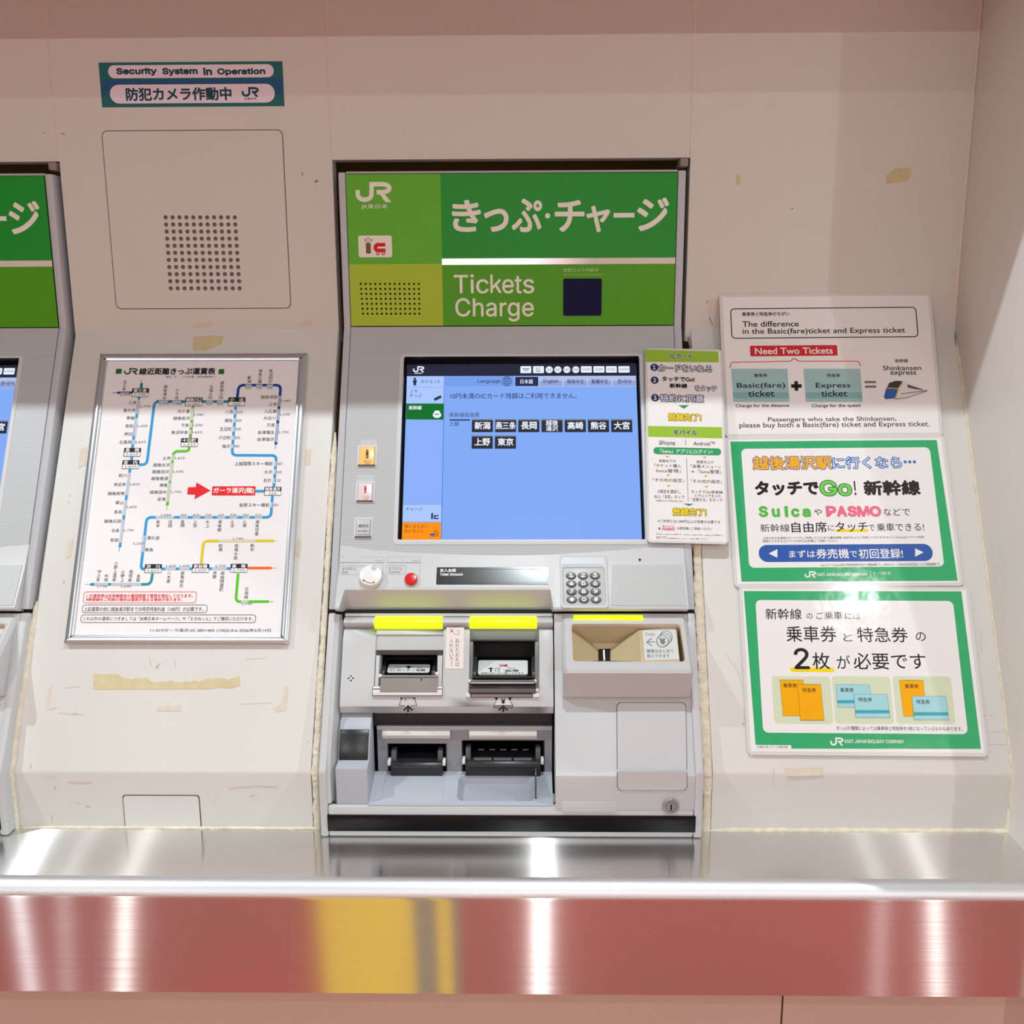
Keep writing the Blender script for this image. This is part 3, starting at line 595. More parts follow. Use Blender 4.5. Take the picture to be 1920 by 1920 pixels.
T('Suica·モバイルSuicaは東日本旅客鉄道株式会社の登録商標です。PASMO·モバイルPASMOは株式会社パスモの登録商標です。', 930, 1376, 1530, 1390, DG, 4)
pr.logo(850, 1416, 906, 1449, WH, 3); T('EAST JAPAN RAILWAY COMPANY', 913, 1425, 1164, 1440, WH, 3, 0.02); pr.line([(1178, 1414), (1180, 1446)], 2, WH, 3); T('ガーラ湯沢 駅', 1192, 1420, 1280, 1434, WH, 3)
pr.build('poster_print', g2)
# --- bottom: two tickets needed
g3, f3 = poster('two_tickets_poster', 'green-bordered poster with large underlined 2 and drawings of orange and blue tickets', (S4, S4, S4, S4), ((1388.6, 1105), (1808.7, 1106), (1848, 1412.5), (1411, 1408)), 0.0006)
pr = Pr(f3, (1350, 1080, 3.3684)); T = pr.text
pr.poly([(150, 95), (1524, 97), (1648, 1092), (226, 1060+30)], GP, 1); pr.rect(248, 155, 1518, 994, WH, 2, r=34)
T('新幹線', 287, 205, 514, 274, K, 4, 0.004); T('の', 546, 236, 584, 270, K, 4); T('ご', 608, 228, 652, 272, K, 4); T('乗車', 660, 224, 770, 274, K, 4); T('には', 790, 234, 886, 274, K, 4)
T('乗車券', 418, 316, 734, 416, K, 4, 0.004); T('と', 778, 364, 834, 412, K, 4); T('特急券', 866, 324, 1184, 418, K, 4, 0.004); T('の', 1236, 356, 1298, 410, K, 4)
pr.rect(444, 578, 722, 606, ink(252, 228, 20), 3, r=14); T('2', 470, 458, 560, 586, K, 4, 0.012); T('枚', 584, 484, 692, 588, K, 4, 0.006); T('が', 736, 500, 822, 586, K, 4); T('必要', 842, 486, 1066, 590, K, 4, 0.004); T('です', 1082, 492, 1298, 586, K, 4, 0.004)
PG = ink(222, 232, 202)
for x0 in (334, 716, 1102): pr.rect(x0, 634, x0+370, 934, PG, 3, r=22)
OT = ink(255, 182, 4); CY = ink(172, 226, 234); CD = ink(70, 178, 196); OL_ = ink(90, 80, 50)
def tick(q_, m_, bar, nm_, tx, ty, L, ol):
    xs = [p_[0] for p_ in q_]; ys = [p_[1] for p_ in q_]; cx, cy = sum(xs)/4, sum(ys)/4
    pr.poly([(cx+(x-cx)*1.018, cy+(y-cy)*1.02) for x, y in q_], ol, L); pr.poly(q_, m_, L+1)
    if bar:
        f = lambda t: [q_[0][i]+(q_[3][i]-q_[0][i])*t for i in (0, 1)]; h_ = lambda t: [q_[1][i]+(q_[2][i]-q_[1][i])*t for i in (0, 1)]
        pr.poly([f(.68), h_(.68), h_(.82), f(.82)], CD, L+2)
    T(nm_, tx, ty-14, tx+86, ty+14, K, L+3)
tick([(378, 658), (524, 658), (546, 882), (398, 882)], OT, 0, '乗車券', 399, 692, 4, OL_); tick([(490, 686), (634, 686), (656, 910), (508, 910)], OT, 0, '特急券', 519, 721, 8, OL_)
tick([(730, 686), (942, 686), (960, 830), (744, 830)], CY, 1, '乗車券', 758, 720, 4, ink(70, 130, 150)); tick([(844, 748), (1054, 748), (1072, 894), (858, 894)], CY, 1, '特急券', 872, 781, 8, ink(70, 130, 150))
tick([(1132, 660), (1282, 660), (1304, 885), (1160, 885)], OT, 0, '乗車券', 1167, 696, 4, OL_); tick([(1212, 760), (1424, 760), (1444, 908), (1226, 908)], CY, 1, '特急券', 1238, 795, 8, ink(70, 130, 150))
T('きっぷの種類によっては乗車券と特急券が1枚になっているものもあります。', 736, 950, 1530, 976, DG, 4)
pr.logo(696, 1020, 778, 1072, WH, 3); T('EAST JAPAN RAILWAY COMPANY', 788, 1034, 1162, 1056, WH, 3, 0.02); pr.rect(222, 1068, 450, 1096, WH, 2, r=4); T('JR東日本 ガーラ湯沢駅', 234, 1073, 428, 1090, DG, 3)
pr.build('poster_print', g3)
# --- narrow strip by the screen
S16 = SL.off(0.0185)
g4, f4 = poster('registration_steps_strip', 'narrow laminated strip with green bands and numbered steps, taped beside the touch screen', (S16, S16, S16, S16), ((1209.5, 656), (1347, 659), (1365, 1016), (1222, 1013.5)), 0.0006, 'poster', 0.003)
pr = Pr(f4, ZP); T = pr.text; LG = ink(160, 205, 66); NB = ink(40, 52, 110); GD = ink(60, 170, 110); YO = ink(255, 226, 30); OA = ink(240, 176, 60)
pr.poly([(52, 308), (418, 318), (421, 372), (56, 370)], LG, 1); T('ICカード', 178, 330, 290, 354, K, 3, 0.02, WH, 0.07)
def num(n_, x, y): pr.disc(x, y, 20, NB, 2); T(n_, x-6, y-10, x+6, y+10, WH, 3, 0.02)
num('1', 98, 397); num('2', 100, 461); num('3', 102, 549)
T('カードをいれる', 120, 386, 384, 418, WH, 3, 0.012, NB, 0.10); T('タッチでGo!', 137, 444, 298, 468, K, 3, 0.035); T('新幹線', 176, 478, 262, 500, K, 3, 0.04); T('をタッチ', 302, 488, 410, 516, WH, 3, 0.012, NB, 0.10); T('特約に同意', 128, 534, 344, 570, WH, 3, 0.012, NB, 0.10)
pr.poly([(218, 586), (272, 586), (246, 604)], ink(60, 150, 90), 2); T('登録完了!', 168, 628, 332, 664, YO, 3, 0.03, ink(70, 70, 90), 0.08)
pr.poly([(66, 690), (436, 696), (438, 752), (68, 744)], LG, 1); T('モバイル', 194, 710, 312, 734, K, 3, 0.03, WH, 0.07)
T('iPhone', 122, 764, 202, 786, DG, 3, 0.005); pr.line([(254, 758), (255, 788)], 2, DG, 3); T('Android™', 294, 768, 400, 788, DG, 3, 0.005)
pr.rect(94, 799, 432, 834, GD, 2, r=17); T('「Suica」アプリにログイン!', 128, 807, 388, 828, WH, 3, 0.02)
def dn(x, y): pr.poly([(x-11, y-4), (x+11, y-4), (x, y+6)], OA, 2)
for x, y in ((163, 844), (350, 848), (167, 936), (355, 941), (170, 989), (359, 994)): dn(x, y)
T('画面右下の', 122, 858, 206, 872, DG, 3); T('「チケット購入', 98, 880, 232, 898, DG, 3); T('Suica管理」', 106, 905, 230, 923, DG, 3); T('「その他の設定」', 90, 952, 246, 970, DG, 3); T('3項目を選択し', 114, 1009, 230, 1027, DG, 3); T('右上「決定」タップ!', 98, 1035, 250, 1053, DG, 3); T('※時間がかかる場合があります', 106, 1061, 242, 1069, DG, 3)
T('画面右上の', 310, 863, 394, 877, DG, 3); T('「会員メニュー」', 280, 883, 426, 901, DG, 3); T('→「Suica管理」', 280, 908, 432, 928, DG, 3); T('「その他の設定」', 280, 958, 436, 976, DG, 3); T('タッチでGo!新幹線', 282, 1012, 440, 1028, DG, 3); T('にチェックを入れ', 300, 1031, 432, 1047, DG, 3); T('「変更する」をタップ!', 284, 1051, 440, 1068, DG, 3)
pr.line([(259, 850), (268, 1070)], 2, DG, 2); pr.poly([(244, 1078), (296, 1079), (270, 1090)], ink(60, 150, 120), 2); T('登録完了!', 190, 1102, 358, 1138, YO, 3, 0.03, ink(70, 70, 90), 0.08)
T('※ご利用には1,000円以上の残高が必要です', 116, 1160, 428, 1176, DG, 3); T('※', 118, 1196, 130, 1210, DG, 3); T('モバイル', 138, 1186, 200, 1198, PK, 3, 0.03); T('PASMO', 138, 1200, 200, 1212, PK, 3, 0.04); T('は駅係員にご相談ください', 212, 1196, 386, 1210, DG, 3)
T('iPhoneは、Apple Inc.の商標です。Android、Google Playは、Google LLCの商標です。', 108, 1230, 444, 1238, DG, 3); T('App Storeは、', 108, 1240, 160, 1247, DG, 3); T('本サービスの詳細はホームページをご覧ください。', 108, 1249, 370, 1257, DG, 3)
pr.build('strip_print', g4)
MATT = True
K = ink(35, 33, 36); WH = ink(247, 247, 247); DG = ink(60, 58, 62)
# ================================================================== TICKET MACHINE
XLO, XLI, XRI, XRO = -0.2625, -0.2525, 0.2090, 0.2200
YH = 1.488
tm = empty('ticket_machine', (-0.0215, 1.19, ZB))
tag(tm, 'ticket machine with green header and blue touch screen in the middle, all in view', 'ticket machine', 'railway ticket machines')
vF = (-.012+.012*math.cos(A))/math.sin(A)
CR = SL.P(0, vF, .012); CR = (CR.y, CR.z)           # crease of the machine front
ky, kz = yz(1449, .025); YM = ky                     # front kick of the machine
VM = VF(YM)
zH = 1.6905
# -- frame of the upper door
b = MB(); prof = [(YH, zH), CR, yz(1143, .012), yz(1143, -.03), (1.55, ZC), (1.55, zH)]
b.ext(prof, XLO, XLI, FRAMEP); b.ext(prof, XRI, XRO, FRAMEP); b.box((XLI, YH+.001, zH-.0025), (XRI, 1.55, zH+.0012), FRAMEP)
b.build('upper_frame', tm, bevel=0.0025)
b = MB(); c_ = WL.pt(1283, 304, .004); b.box((c_.x-.0055, YH+.006, c_.z-.006), (c_.x+.0055, 1.55, c_.z+.005), mat('bracket_grey', (150, 140, 130), .5)); b.build('corner_bracket', tm, bevel=.0015)
# -- header glass and its printing
HF = VF(YH-0.0006)
zb = CR[1]+.0008; zt = zH-.003
xm, zm = HF.pt(828.5, 470).x, HF.pt(760, 495).z; zl0, zl1 = HF.pt(1050, 495.5).z, HF.pt(1050, 484).z
gl = lambda n, c: mat(n, c, 0.12, 0, 0.4)
b = MB()
b.fbox(HF, XLI+.0008, zb, XRI-.0008, zt, -.006, -.0004, mat('header_back', (60, 90, 40), .5))
b.build('header_plate', tm)
b = MB()
for x0, z0, x1, z1, m in ((XLI+.0008, zm, xm, zt, gl('panel_green_mid', (100, 192, 42))), (xm, zl1, XRI-.0008, zt, gl('panel_green_deep', (18, 162, 48))), (XLI+.0008, zb, xm, zm, gl('panel_lime', (178, 208, 48))), (xm, zb, XRI-.0008, zl0, gl('panel_green_leaf', (82, 172, 8)))):
    b.fbox(HF, x0, z0, x1, z1, -.0004, 0.0, m)
b.build('header_panel', tm)
HZ = (600, 280, 2.6667); CW = ink(250, 250, 236)
pr = Pr(HF, HZ); T = pr.text
pr.logo(178, 163, 357, 264, CW, 1); T('JR東日本', 206, 274, 338, 300, CW, 1, 0.006)
pr.build('railway_logo', tm)
pr = Pr(HF, HZ); T = pr.text
for ch, x0, y0, x1, y1 in (('き', 664, 258, 800, 408), ('っ', 824, 302, 938, 408), ('ぷ', 962, 250, 1106, 410), ('チ', 1178, 258, 1318, 408), ('ャ', 1336, 286, 1446, 410), ('ジ', 1590, 246, 1740, 404)): T(ch, x0, y0, x1, y1, CW, 1, 0.028)
pr.disc(1138, 332, 13, CW, 1); pr.rect(1468, 318, 1572, 341, CW, 1)
pr.build('header_lettering', tm)
pr = Pr(HF, HZ); T = pr.text
T('Tic', 670, 626, 842, 720, CW, 1, 0.007); pr.rect(852, 626, 863.5, 718, CW, 1); pr.line([(862, 694), (901, 651)], 12, CW, 1.2); pr.poly([(873, 681), (882, 671), (909, 718), (895, 718)], CW, 1.4); [T(c_, a_, y_, b_, 720, CW, 1, 0.007) for c_, a_, b_, y_ in (('e', 912, 968, 650), ('t', 974, 1008, 634), ('s', 1016, 1070, 650))]; T('Charge', 678, 744, 1068, 860, CW, 1, 0.007)
pr.build('english_lettering', tm)
pr = Pr(HF, HZ); T = pr.text
T('防犯カメラ作動中', 1217, 594, 1392, 613, ink(210, 220, 170), 1); T('Security System in Operation', 1217, 622, 1415, 632, ink(190, 205, 140), 1)
pr.build('camera_notice', tm)
pr = Pr(HF, HZ)
pr.rect(192, 431, 360, 540, CW, 1, r=10); BR = ink(128, 92, 62); RC_ = ink(222, 30, 44)
pr.line([(222, 454), (240, 444), (261, 454), (240, 464), (222, 454)], 3, BR, 2); pr.rect(230, 468, 254, 521, BR, 2)
pr.disc(291, 491.5, 23.5, RC_, 2, seg=32); pr.rect(291, 468, 327, 515, RC_, 2.4); pr.rect(291, 486.5, 328, 496, CW, 2.8); pr.disc(292, 491.2, 4.8, CW, 2.9)
for x in (289, 317): pr.disc(x, 520, 9, RC_, 3); pr.disc(x, 519, 4.5, CW, 4)
pr.build('card_mark', tm)
pr = Pr(HF, HZ)
for r_ in range(7):
    for c_ in range(13):
        pr.disc(204+(494-204)*c_/12+8*r_/6*(1-c_/12)+3*r_/6, 673+(822-673)*r_/6, 5.4, mat('hole_black', (18, 20, 10), .9), 1, seg=12)
pr.build('speaker_holes', tm)
# LED bar: bright on the left, fading to unlit
b = MB(); n = 72; x0, x1 = xm, XRI-.0008
for k in range(n):
    t = (k+.5)/n
    if t < .36: m = mat('led_bright', (230, 230, 230), .3, 0, .5, (255, 250, 255), 1.15)
    elif t < .66: q_ = (t-.36)/.30; m = mat('led_fade_%d' % k, (230, 226, 214), .3, 0, .5, (255, int(232-40*q_), int(250-30*q_)), 1.05*(1-q_)**1.2)
    else: m = mat('led_off', (236, 230, 214), .3)
    b.fbox(HF, x0+(x1-x0)*k/n, zl0, x0+(x1-x0)*(k+1)/n, zl1, -.0004, .0004, m)
b.build('status_light_bar', tm)
b = MB(); pr = Pr(HF, HZ); e = pr.box4(1216, 646, 1408, 832); b.fbox(HF, *e, -.0004, .0008, mat('camera_glass', (10, 14, 60), .1, 0, .15), .0025); b.build('camera_window', tm)
# -- grey screen panel with the opening for the display
def su(x0, y0, x1, y1, n, fr=SL):
    xm_, ym_ = (x0+x1)/2, (y0+y1)/2
    return fr.uv(x0, ym_, n)[0], fr.uv(xm_, y1, n)[1], fr.uv(x1, ym_, n)[0], fr.uv(xm_, y0, n)[1]
def panel_mat():
    m = mat('screen_panel_grey', (192, 197, 199), .4); nt = m.node_tree; p = nt.nodes['Principled BSDF']
    tc = nt.nodes.new('ShaderNodeTexCoord'); w = nt.nodes.new('ShaderNodeTexWave'); w.bands_direction = 'Z'; w.inputs['Scale'].default_value = 110
    nt.links.new(tc.outputs['Object'], w.inputs[0]); mx = nt.nodes.new('ShaderNodeMix'); mx.data_type = 'RGBA'
    mx.inputs[6].default_value = (lin(184), lin(190), lin(192), 1); mx.inputs[7].default_value = (lin(200), lin(205), lin(207), 1)
    nt.links.new(w.outputs['Fac'], mx.inputs[0]); nt.links.new(mx.outputs[2], p.inputs['Base Color']); return m
op = su(751.5, 668, 1204, 1011.5, .012)
b = MB(); vb = SL.uv(860, 1052, .012)[1]
b.ring(SL, (XLI+.0006, vb, XRI-.0006, vF-.0006), op, .006, .0118, panel_mat(), 0, .002); b.build('screen_panel', tm)
b = MB(); b.ring(SL, (op[0]-.006, op[1]-.0075, op[2]+.006, op[3]+.0035), op, .010, .0128, mat('bezel_rim', (214, 219, 221), .35), .006, .0015)
b.build('screen_bezel', tm, bevel=.0008)
b = MB(); b.ring(SL, (op[0]-.002, op[1]-.002, op[2]+.002, op[3]+.002), (op[0]+.0003, op[1]+.0003, op[2]-.0003, op[3]-.0003), -.012, .0112, BLACK); b.build('screen_surround', tm)
DN = -.004
sc_ = empty  # display glass, drawn on a real plane 16 mm behind the panel face
b = MB(); b.fbox(SL, op[0], op[1], op[2], op[3], DN-.006, DN, mat('screen_black', (6, 6, 8), .1)); disp = b.build('touch_screen', tm)
DF = SL.off(DN+.0001); pr = Pr(DF, (640, 640, 2.9091)); T = pr.text
SKY = glow(132, 172, 248, .98); DK = glow(38, 40, 62, .9); NVY = glow(38, 46, 84, .9); LT = glow(172, 200, 252, 1.0); SWT = glow(236, 242, 255, 1.0); GRN = glow(12, 116, 44, .95); ORG = glow(255, 148, 6, 1.0); BTN = glow(46, 48, 58, .85)
pr.poly([(360, 128), (1605, 120), (1640, 1086), (330, 1086)], SKY, 1)
pr.poly([(359, 126), (1605, 120), (1607, 188), (358, 190)], DK, 2)
pr.poly([(358, 191), (1607, 188), (1609, 247), (356, 249)], LT, 2); pr.poly([(560, 191), (944, 190), (944, 247), (558, 248)], glow(120, 158, 236, 1.0), 3)
pr.logo(391, 136, 452, 170, SWT, 3); pr.line([(400, 175), (440, 174)], 4, SWT, 3)
for x0, x1, s in ((977, 1036, '■■'), (1046, 1105, 'IC')): pr.rect(x0, 136, x1, 174, SWT, 3, r=4)
T('IC', 1060, 144, 1088, 159, NVY, 4); pr.rect(988, 149, 1026, 153, NVY, 4); pr.rect(994, 158, 1020, 161, NVY, 4); pr.rect(1062, 163, 1086, 166, NVY, 4)
for x, s in ((1134, '10'), (1181, '50'), (1230, '100'), (1279, '500')): pr.disc(x, 155, 20, SWT, 3); T(s, x-6*len(s), 148, x+6*len(s), 162, NVY, 4)
for x0, x1, s in ((1307, 1366, '1000'), (1375, 1435, '2000'), (1443, 1502, '5000'), (1511, 1572, '10000')): pr.rect(x0, 136, x1, 171, SWT, 3, r=4); T(s, (x0+x1)/2-5.2*len(s), 147, (x0+x1)/2+5.2*len(s), 160, NVY, 4)
pr.disc(401, 205, 7, NVY, 4); pr.rect(391, 212, 411, 226, NVY, 4); pr.rect(394, 224, 408, 241, NVY, 4)
T('おとな 1人', 436, 209, 542, 229, NVY, 4); T('Language', 744, 208, 868, 232, NVY, 4, .006)
for k in (25, 13, 0.1): pr.line([(903+k*math.cos(i*math.pi/12), 218+25*math.sin(i*math.pi/12)) for i in range(25)], 2.5, NVY, 4)
for y in (206, 218, 230): pr.line([(880, y), (927, y)], 2.5, NVY, 4)
for i, (x0, x1, s) in enumerate(((948, 1074, '日本語'), (1080, 1206, 'English'), (1214, 1340, '简体中文'), (1346, 1474, '繁體中文'), (1481, 1607, '한국어'))):
    pr.rect(x0, 194, x1, 245, NVY if i == 0 else glow(150, 164, 214, 1.0), 4); m_ = (x0+x1)/2; w_ = (34, 40, 46, 46, 36)[i]
    if i: pr.rect(x0, 194, x1, 216, glow(180, 192, 232, 1.0), 5)
    T(s, m_-w_, 208, m_+w_, 232, SWT if i == 0 else NVY, 6, .01)
pr.poly([(356, 252), (560, 252), (558, 338), (354, 338)], LT, 3); T('ＪＲ', 376, 264, 414, 280, NVY, 4); T('きっぷ', 374, 286, 438, 306, NVY, 4); pr.poly([(504, 312), (542, 294), (548, 308), (510, 326)], glow(24, 70, 74, .9), 4)
pr.poly([(354, 340), (559, 340), (558, 428), (352, 426)], GRN, 3); T('新幹線', 369, 351, 438, 374, SWT, 4, .02); pr.disc(522, 402, 23, SWT, 4, ry=18); pr.rect(506, 378, 538, 400, SWT, 4, r=10); pr.rect(511, 396, 533, 401, GRN, 5)
pr.line([(561, 252), (546, 1080)], 3, glow(80, 110, 200, .9), 3); pr.poly([(352, 430), (558, 430), (545, 890), (336, 890)], glow(140, 176, 250, 1.0), 2)
T('10円未満のICカード残額はご利用できません。', 595, 282, 1284, 314, NVY, 4, .004); T('新幹線自由席', 591, 388, 752, 414, NVY, 4); pr.rect(590, 426, 702, 433, NVY, 4); T('上越', 588, 438, 642, 462, NVY, 4)
for i, s in enumerate(('新潟', '燕三条', '長岡', '越後湯沢', '高崎', '熊谷', '大宮')):
    x0 = 712+i*126.6; pr.rect(x0, 425, x0+115, 496, BTN, 4); pr.rect(x0, 425, x0+115, 432, glow(120, 124, 140, .9), 5)
    if len(s) == 4: T(s[:2], x0+24, 430, x0+90, 460, SWT, 6, .02); T(s[2:], x0+24, 462, x0+90, 490, SWT, 6, .02)
    else: w_ = 54 if len(s) == 3 else 42; T(s, x0+58-w_, 440, x0+58+w_, 480, SWT, 6, .025)
for i, s in enumerate(('上野', '東京')):
    x0 = 711+i*126.6; pr.rect(x0, 514, x0+115, 586, BTN, 4); pr.rect(x0, 514, x0+115, 521, glow(120, 124, 140, .9), 5); T(s, x0+16, 529, x0+100, 569, SWT, 6, .025)
pr.poly([(336, 893), (546, 893), (544, 984), (334, 984)], LT, 3); T('チャージ', 352, 906, 442, 926, NVY, 4); pr.rect(490, 944, 500, 970, NVY, 4); pr.line([(530, 950), (508, 952), (508, 966), (530, 966)], 7, NVY, 4); pr.disc(496, 940, 5, NVY, 4)
pr.poly([(333, 988), (544, 988), (543, 1086), (330, 1086)], ORG, 3); T('買いまちがい', 346, 1000, 474, 1019, DK, 4); T('払いもどし', 345, 1024, 452, 1043, DK, 4)
pr.rect(483, 1049, 509, 1060, glow(60, 90, 190, .9), 4); pr.circ(516, 1043, 10, 4, glow(150, 80, 20, .9), 4); pr.curve([(490, 1066), (524, 1062), (526, 1052)], 4, glow(180, 90, 20, .9), 4, 8)
pr.build('display', disp)
# -- three buttons left of the screen
def person(pr, x, y, h, m, L):
    pr.disc(x, y-h*.40, h*.10, m, L, ry=h*.10); pr.rect(x-h*.17, y-h*.28, x+h*.17, y-h*.20, m, L); pr.rect(x-h*.13, y-h*.26, x+h*.13, y+h*.10, m, L); pr.rect(x-h*.12, y+h*.05, x-h*.02, y+h*.46, m, L); pr.rect(x+h*.02, y+h*.05, x+h*.12, y+h*.46, m, L)
S12 = SL.off(.0118)
for nm_, (x0, y0, x1, y1), lab, col, em in (('adult_button', (674, 838, 703, 873), (677, 825, 706, 836), (236, 190, 110), 0.25), ('child_button', (671, 906, 699, 940), (669, 891, 701, 902), (232, 222, 222), 0.0), ('multiple_button', (668, 974, 695, 1007), None, (208, 208, 208), 0.0)):
    e = su(x0, y0, x1, y1, .012); b = MB(); b.ring(SL, (e[0]-.003, e[1]-.003, e[2]+.003, e[3]+.003), e, .011, .0128, mat('button_rim', (216, 220, 222), .4), .002, .0005); hb = b.build('button_housing', tm, bevel=.0006)
    b = MB(); b.fbox(SL, e[0]+.0006, e[1]+.0003, e[2]-.0006, e[3]-.0006, .008, .0150, mat(nm_+'_cap', col, .3, 0, .5, col, em), .0008); cap = b.build(nm_, tm, bevel=.001)
    b = MB(); b.fbox(SL, e[0]-.0012, e[1]-.0012, e[2]+.0012, e[1]+.0006, .011, .0150, DKGREY); b.build('button_hinge', hb)
    pr = Pr(SL.off(.0152), (0, 0, 1)); xc = (x0+x1)/2; yc = (y0+y1)/2
    if nm_ == 'adult_button': person(pr, xc, yc-4, 18, ink(96, 66, 40), 1); pr.text('おとな', xc-6, y1-10, xc+7, y1-6, ink(120, 60, 30), 1); pr.text('Adult', xc-4, y1-5, xc+5, y1-2.5, ink(120, 60, 30), 1)
    elif nm_ == 'child_button': person(pr, xc, yc-5, 15, ink(230, 40, 40), 1); pr.text('こども', xc-6, y1-10, xc+7, y1-6, ink(220, 60, 50), 1); pr.text('Child', xc-4, y1-5, xc+5, y1-2.5, ink(220, 60, 50), 1)
    else: pr.text('複数枚', xc-10, y0+9, xc+10, y0+15, ink(80, 80, 84), 1); pr.text('まとめ買い', xc-10, y0+20, xc+10, y0+24, ink(80, 80, 84), 1); pr.rect(xc-11, y1-5, xc+11, y1-4, ink(120, 120, 120), 1)
    pr.build('button_print', cap)
    if lab:
        e = su(*lab, .012); b = MB(); b.fbox(SL, *e, .0117, .0121, mat('braille_tape', (206, 212, 214), .3)); 
        for k in range(9):
            if k % 4 != 3: b.lathe(SL, e[0]+.003+k*.0021, (e[1]+e[3])/2+(.001 if k % 2 else -.001), [(.0006, .012), (.0003, .0126)], mat('braille_tape', None), 8)
        b.build('braille_label', tm)
# -- control ledge
def interp(pts, x):
    for (a, c), (d, e) in zip(pts, pts[1:]):
        if x <= d: return c+(e-c)*(x-a)/(d-a)
    return pts[-1][1]
arc = [(637, 1022), (700, 1031), (760, 1036), (860, 1040), (960, 1042), (1060, 1039), (1180, 1030), (1284, 1020)]
LEFT = [(1060, .0150), (1082, .0187), (1098, .0214), (1103, .0226), (1106, .0224), (1110, .020), (1125, .010), (1143, -.002), (1146, -.025)]
RIGHT = [(1060, .0147), (1082, .0184), (1104, .0221), (1132, .0268), (1138, .0280), (1142, .0274), (1145, .023), (1147, .005), (1147.5, -.02)]
cols = [(637, RIGHT), (640, RIGHT), (645, RIGHT), (652, LEFT)]+[(x, LEFT) for x in (700, 760, 820, 880, 940, 1000, 1031)]+[(1036, RIGHT), (1042, RIGHT)]+[(x, RIGHT) for x in (1080, 1120, 1160, 1200, 1240, 1283)]
b = MB(); vs = []; xs = []
for px, pf in cols:
    x = X(px, 1040, .0125); xs.append(x)
    for py, n in [(interp(arc, px), .0120)]+pf: y, z = yz(py, n, px); vs.append((x, y, z))
nr = len(LEFT)+1; nc = len(cols)
fs = [[c*nr+r_, c*nr+r_+1, (c+1)*nr+r_+1, (c+1)*nr+r_] for c in range(nc-1) for r_ in range(nr-1)]+[list(range(nr)), list(range((nc-1)*nr, nc*nr))]
LEDGE = mat('ledge_plastic', (210, 213, 215), .36, bump=(1500, .05, .0002))
b.add(vs, fs, LEDGE); o = b.build('control_ledge', tm, smooth=True)
def tilted(py0, n0, py1, n1):
    p0 = Vector((0,)+yz(py0, n0)); p1 = Vector((0,)+yz(py1, n1)); return Fr(p1, (1, 0, 0), p0-p1)
LF = tilted(1060, .0150, 1098, .0214); RF = tilted(1060, .0147, 1132, .0268)
TF = tilted(1040, .0120, 1060, .0150)
pr = Pr(LF.off(.0006), (620, 1040, 8.348)); LN = ink(172, 176, 178); T = pr.text
pl = mat('ledge_label', (206, 212, 214), .35)
q2 = Pr(TF.off(.0008), (620, 1040, 8.348))
for x0, x1 in ((145, 828), (880, 1405)): q2.rect(x0, 34, x1, 122, pl, 1); q2.frame(x0, 34, x1, 122, 4, LN, 2)
G2 = ink(120, 124, 126)
pr.frame(128, 172, 560, 310, 4, LN, 2, r=16); T('よびだし', 176, 196, 404, 240, G2, 3); T('Call', 172, 258, 272, 290, G2, 3); pr.build('call_lettering', tm); pr = Pr(LF.off(.0006), (620, 1040, 8.348)); pr.line([(820, 122), (812, 360)], 4, LN, 2); pr.build('label_line', tm)
pr = Pr(LF.off(.0006), (620, 1040, 8.348)); T = pr.text
pr.frame(866, 164, 1178, 304, 4, LN, 2, r=16); T('とりけし', 912, 192, 1130, 236, G2, 3); T('Cancel', 908, 252, 1086, 284, G2, 3); pr.build('cancel_lettering', tm); pr = Pr(LF.off(.0006), (620, 1040, 8.348)); pr.line([(1398, 122), (1390, 360)], 4, LN, 2); pr.build('label_line', tm)
for x0, n_ in ((400, 9), (1110, 6)):
    for k in range(n_): q2.disc(x0+k*42, 62+18*(k % 3), 5, ink(190, 196, 198), 3, seg=8)
q2.text('呼出', 706, 84, 792, 104, ink(150, 154, 158), 3); q2.text('取消', 1284, 82, 1366, 104, ink(150, 154, 158), 3); q2.build('braille_plates', tm)
u, v = LF.uv(695.5, 1080, .006); kr = (X(717, 1080, .03)-X(674, 1080, .03))/2
b = MB(); b.lathe(LF, u, v, [(kr*.95, -.001), (kr, .002), (kr, .0078), (kr*.96, .0092), (kr*.9, .0096)], mat('knob_white', (246, 246, 244), .3), 40); kn = b.build('call_knob', tm, smooth=True)
pr = Pr(LF.off(.0098), (620, 1040, 8.348)); MR = ink(140, 60, 70)
pr.line([(520, 400), (560, 428), (610, 444), (660, 440)], 9, MR, 1); pr.poly([(500, 384), (540, 402), (512, 424)], MR, 1); pr.poly([(696, 430), (656, 424), (664, 452)], MR, 1)
pr.circ(680, 208, 34, 8, ink(150, 148, 144), 1); pr.rect(676, 192, 684, 222, ink(110, 106, 100), 1); pr.rect(664, 212, 696, 219, ink(110, 106, 100), 1); pr.build('knob_print', kn)
u, v = LF.uv(770.5, 1085, .005); b = MB(); b.lathe(LF, u, v, [(.0096, -.001), (.0096, .0015), (.0086, .0018)], mat('red_collar', (214, 196, 196), .4), 32); cb = b.build('cancel_button', tm, smooth=True)
b = MB(); b.lathe(LF, u, v, [(.0084, .0005), (.0084, .0052), (.0078, .0064), (.006, .0068)], mat('button_red', (224, 26, 30), .25, 0, .5), 32); b.build('button_cap', cb, smooth=True)
pr = Pr(LF, (0, 0, 1)); e = pr.box4(818.5, 1064, 1029, 1096)
b = MB(); b.fbox(LF, *e, -.001, .0008, mat('amount_glass', (22, 23, 30), .17, 0, 1.0, noise=(60, .3)), .001); ad = b.build('amount_display', tm)
pr = Pr(LF.off(.0009), (800, 1040, 7.385)); pr.text('投入金額', 186, 196, 404, 240, WH, 1, .03); pr.text('Total Amount', 186, 256, 500, 290, WH, 1, .03)
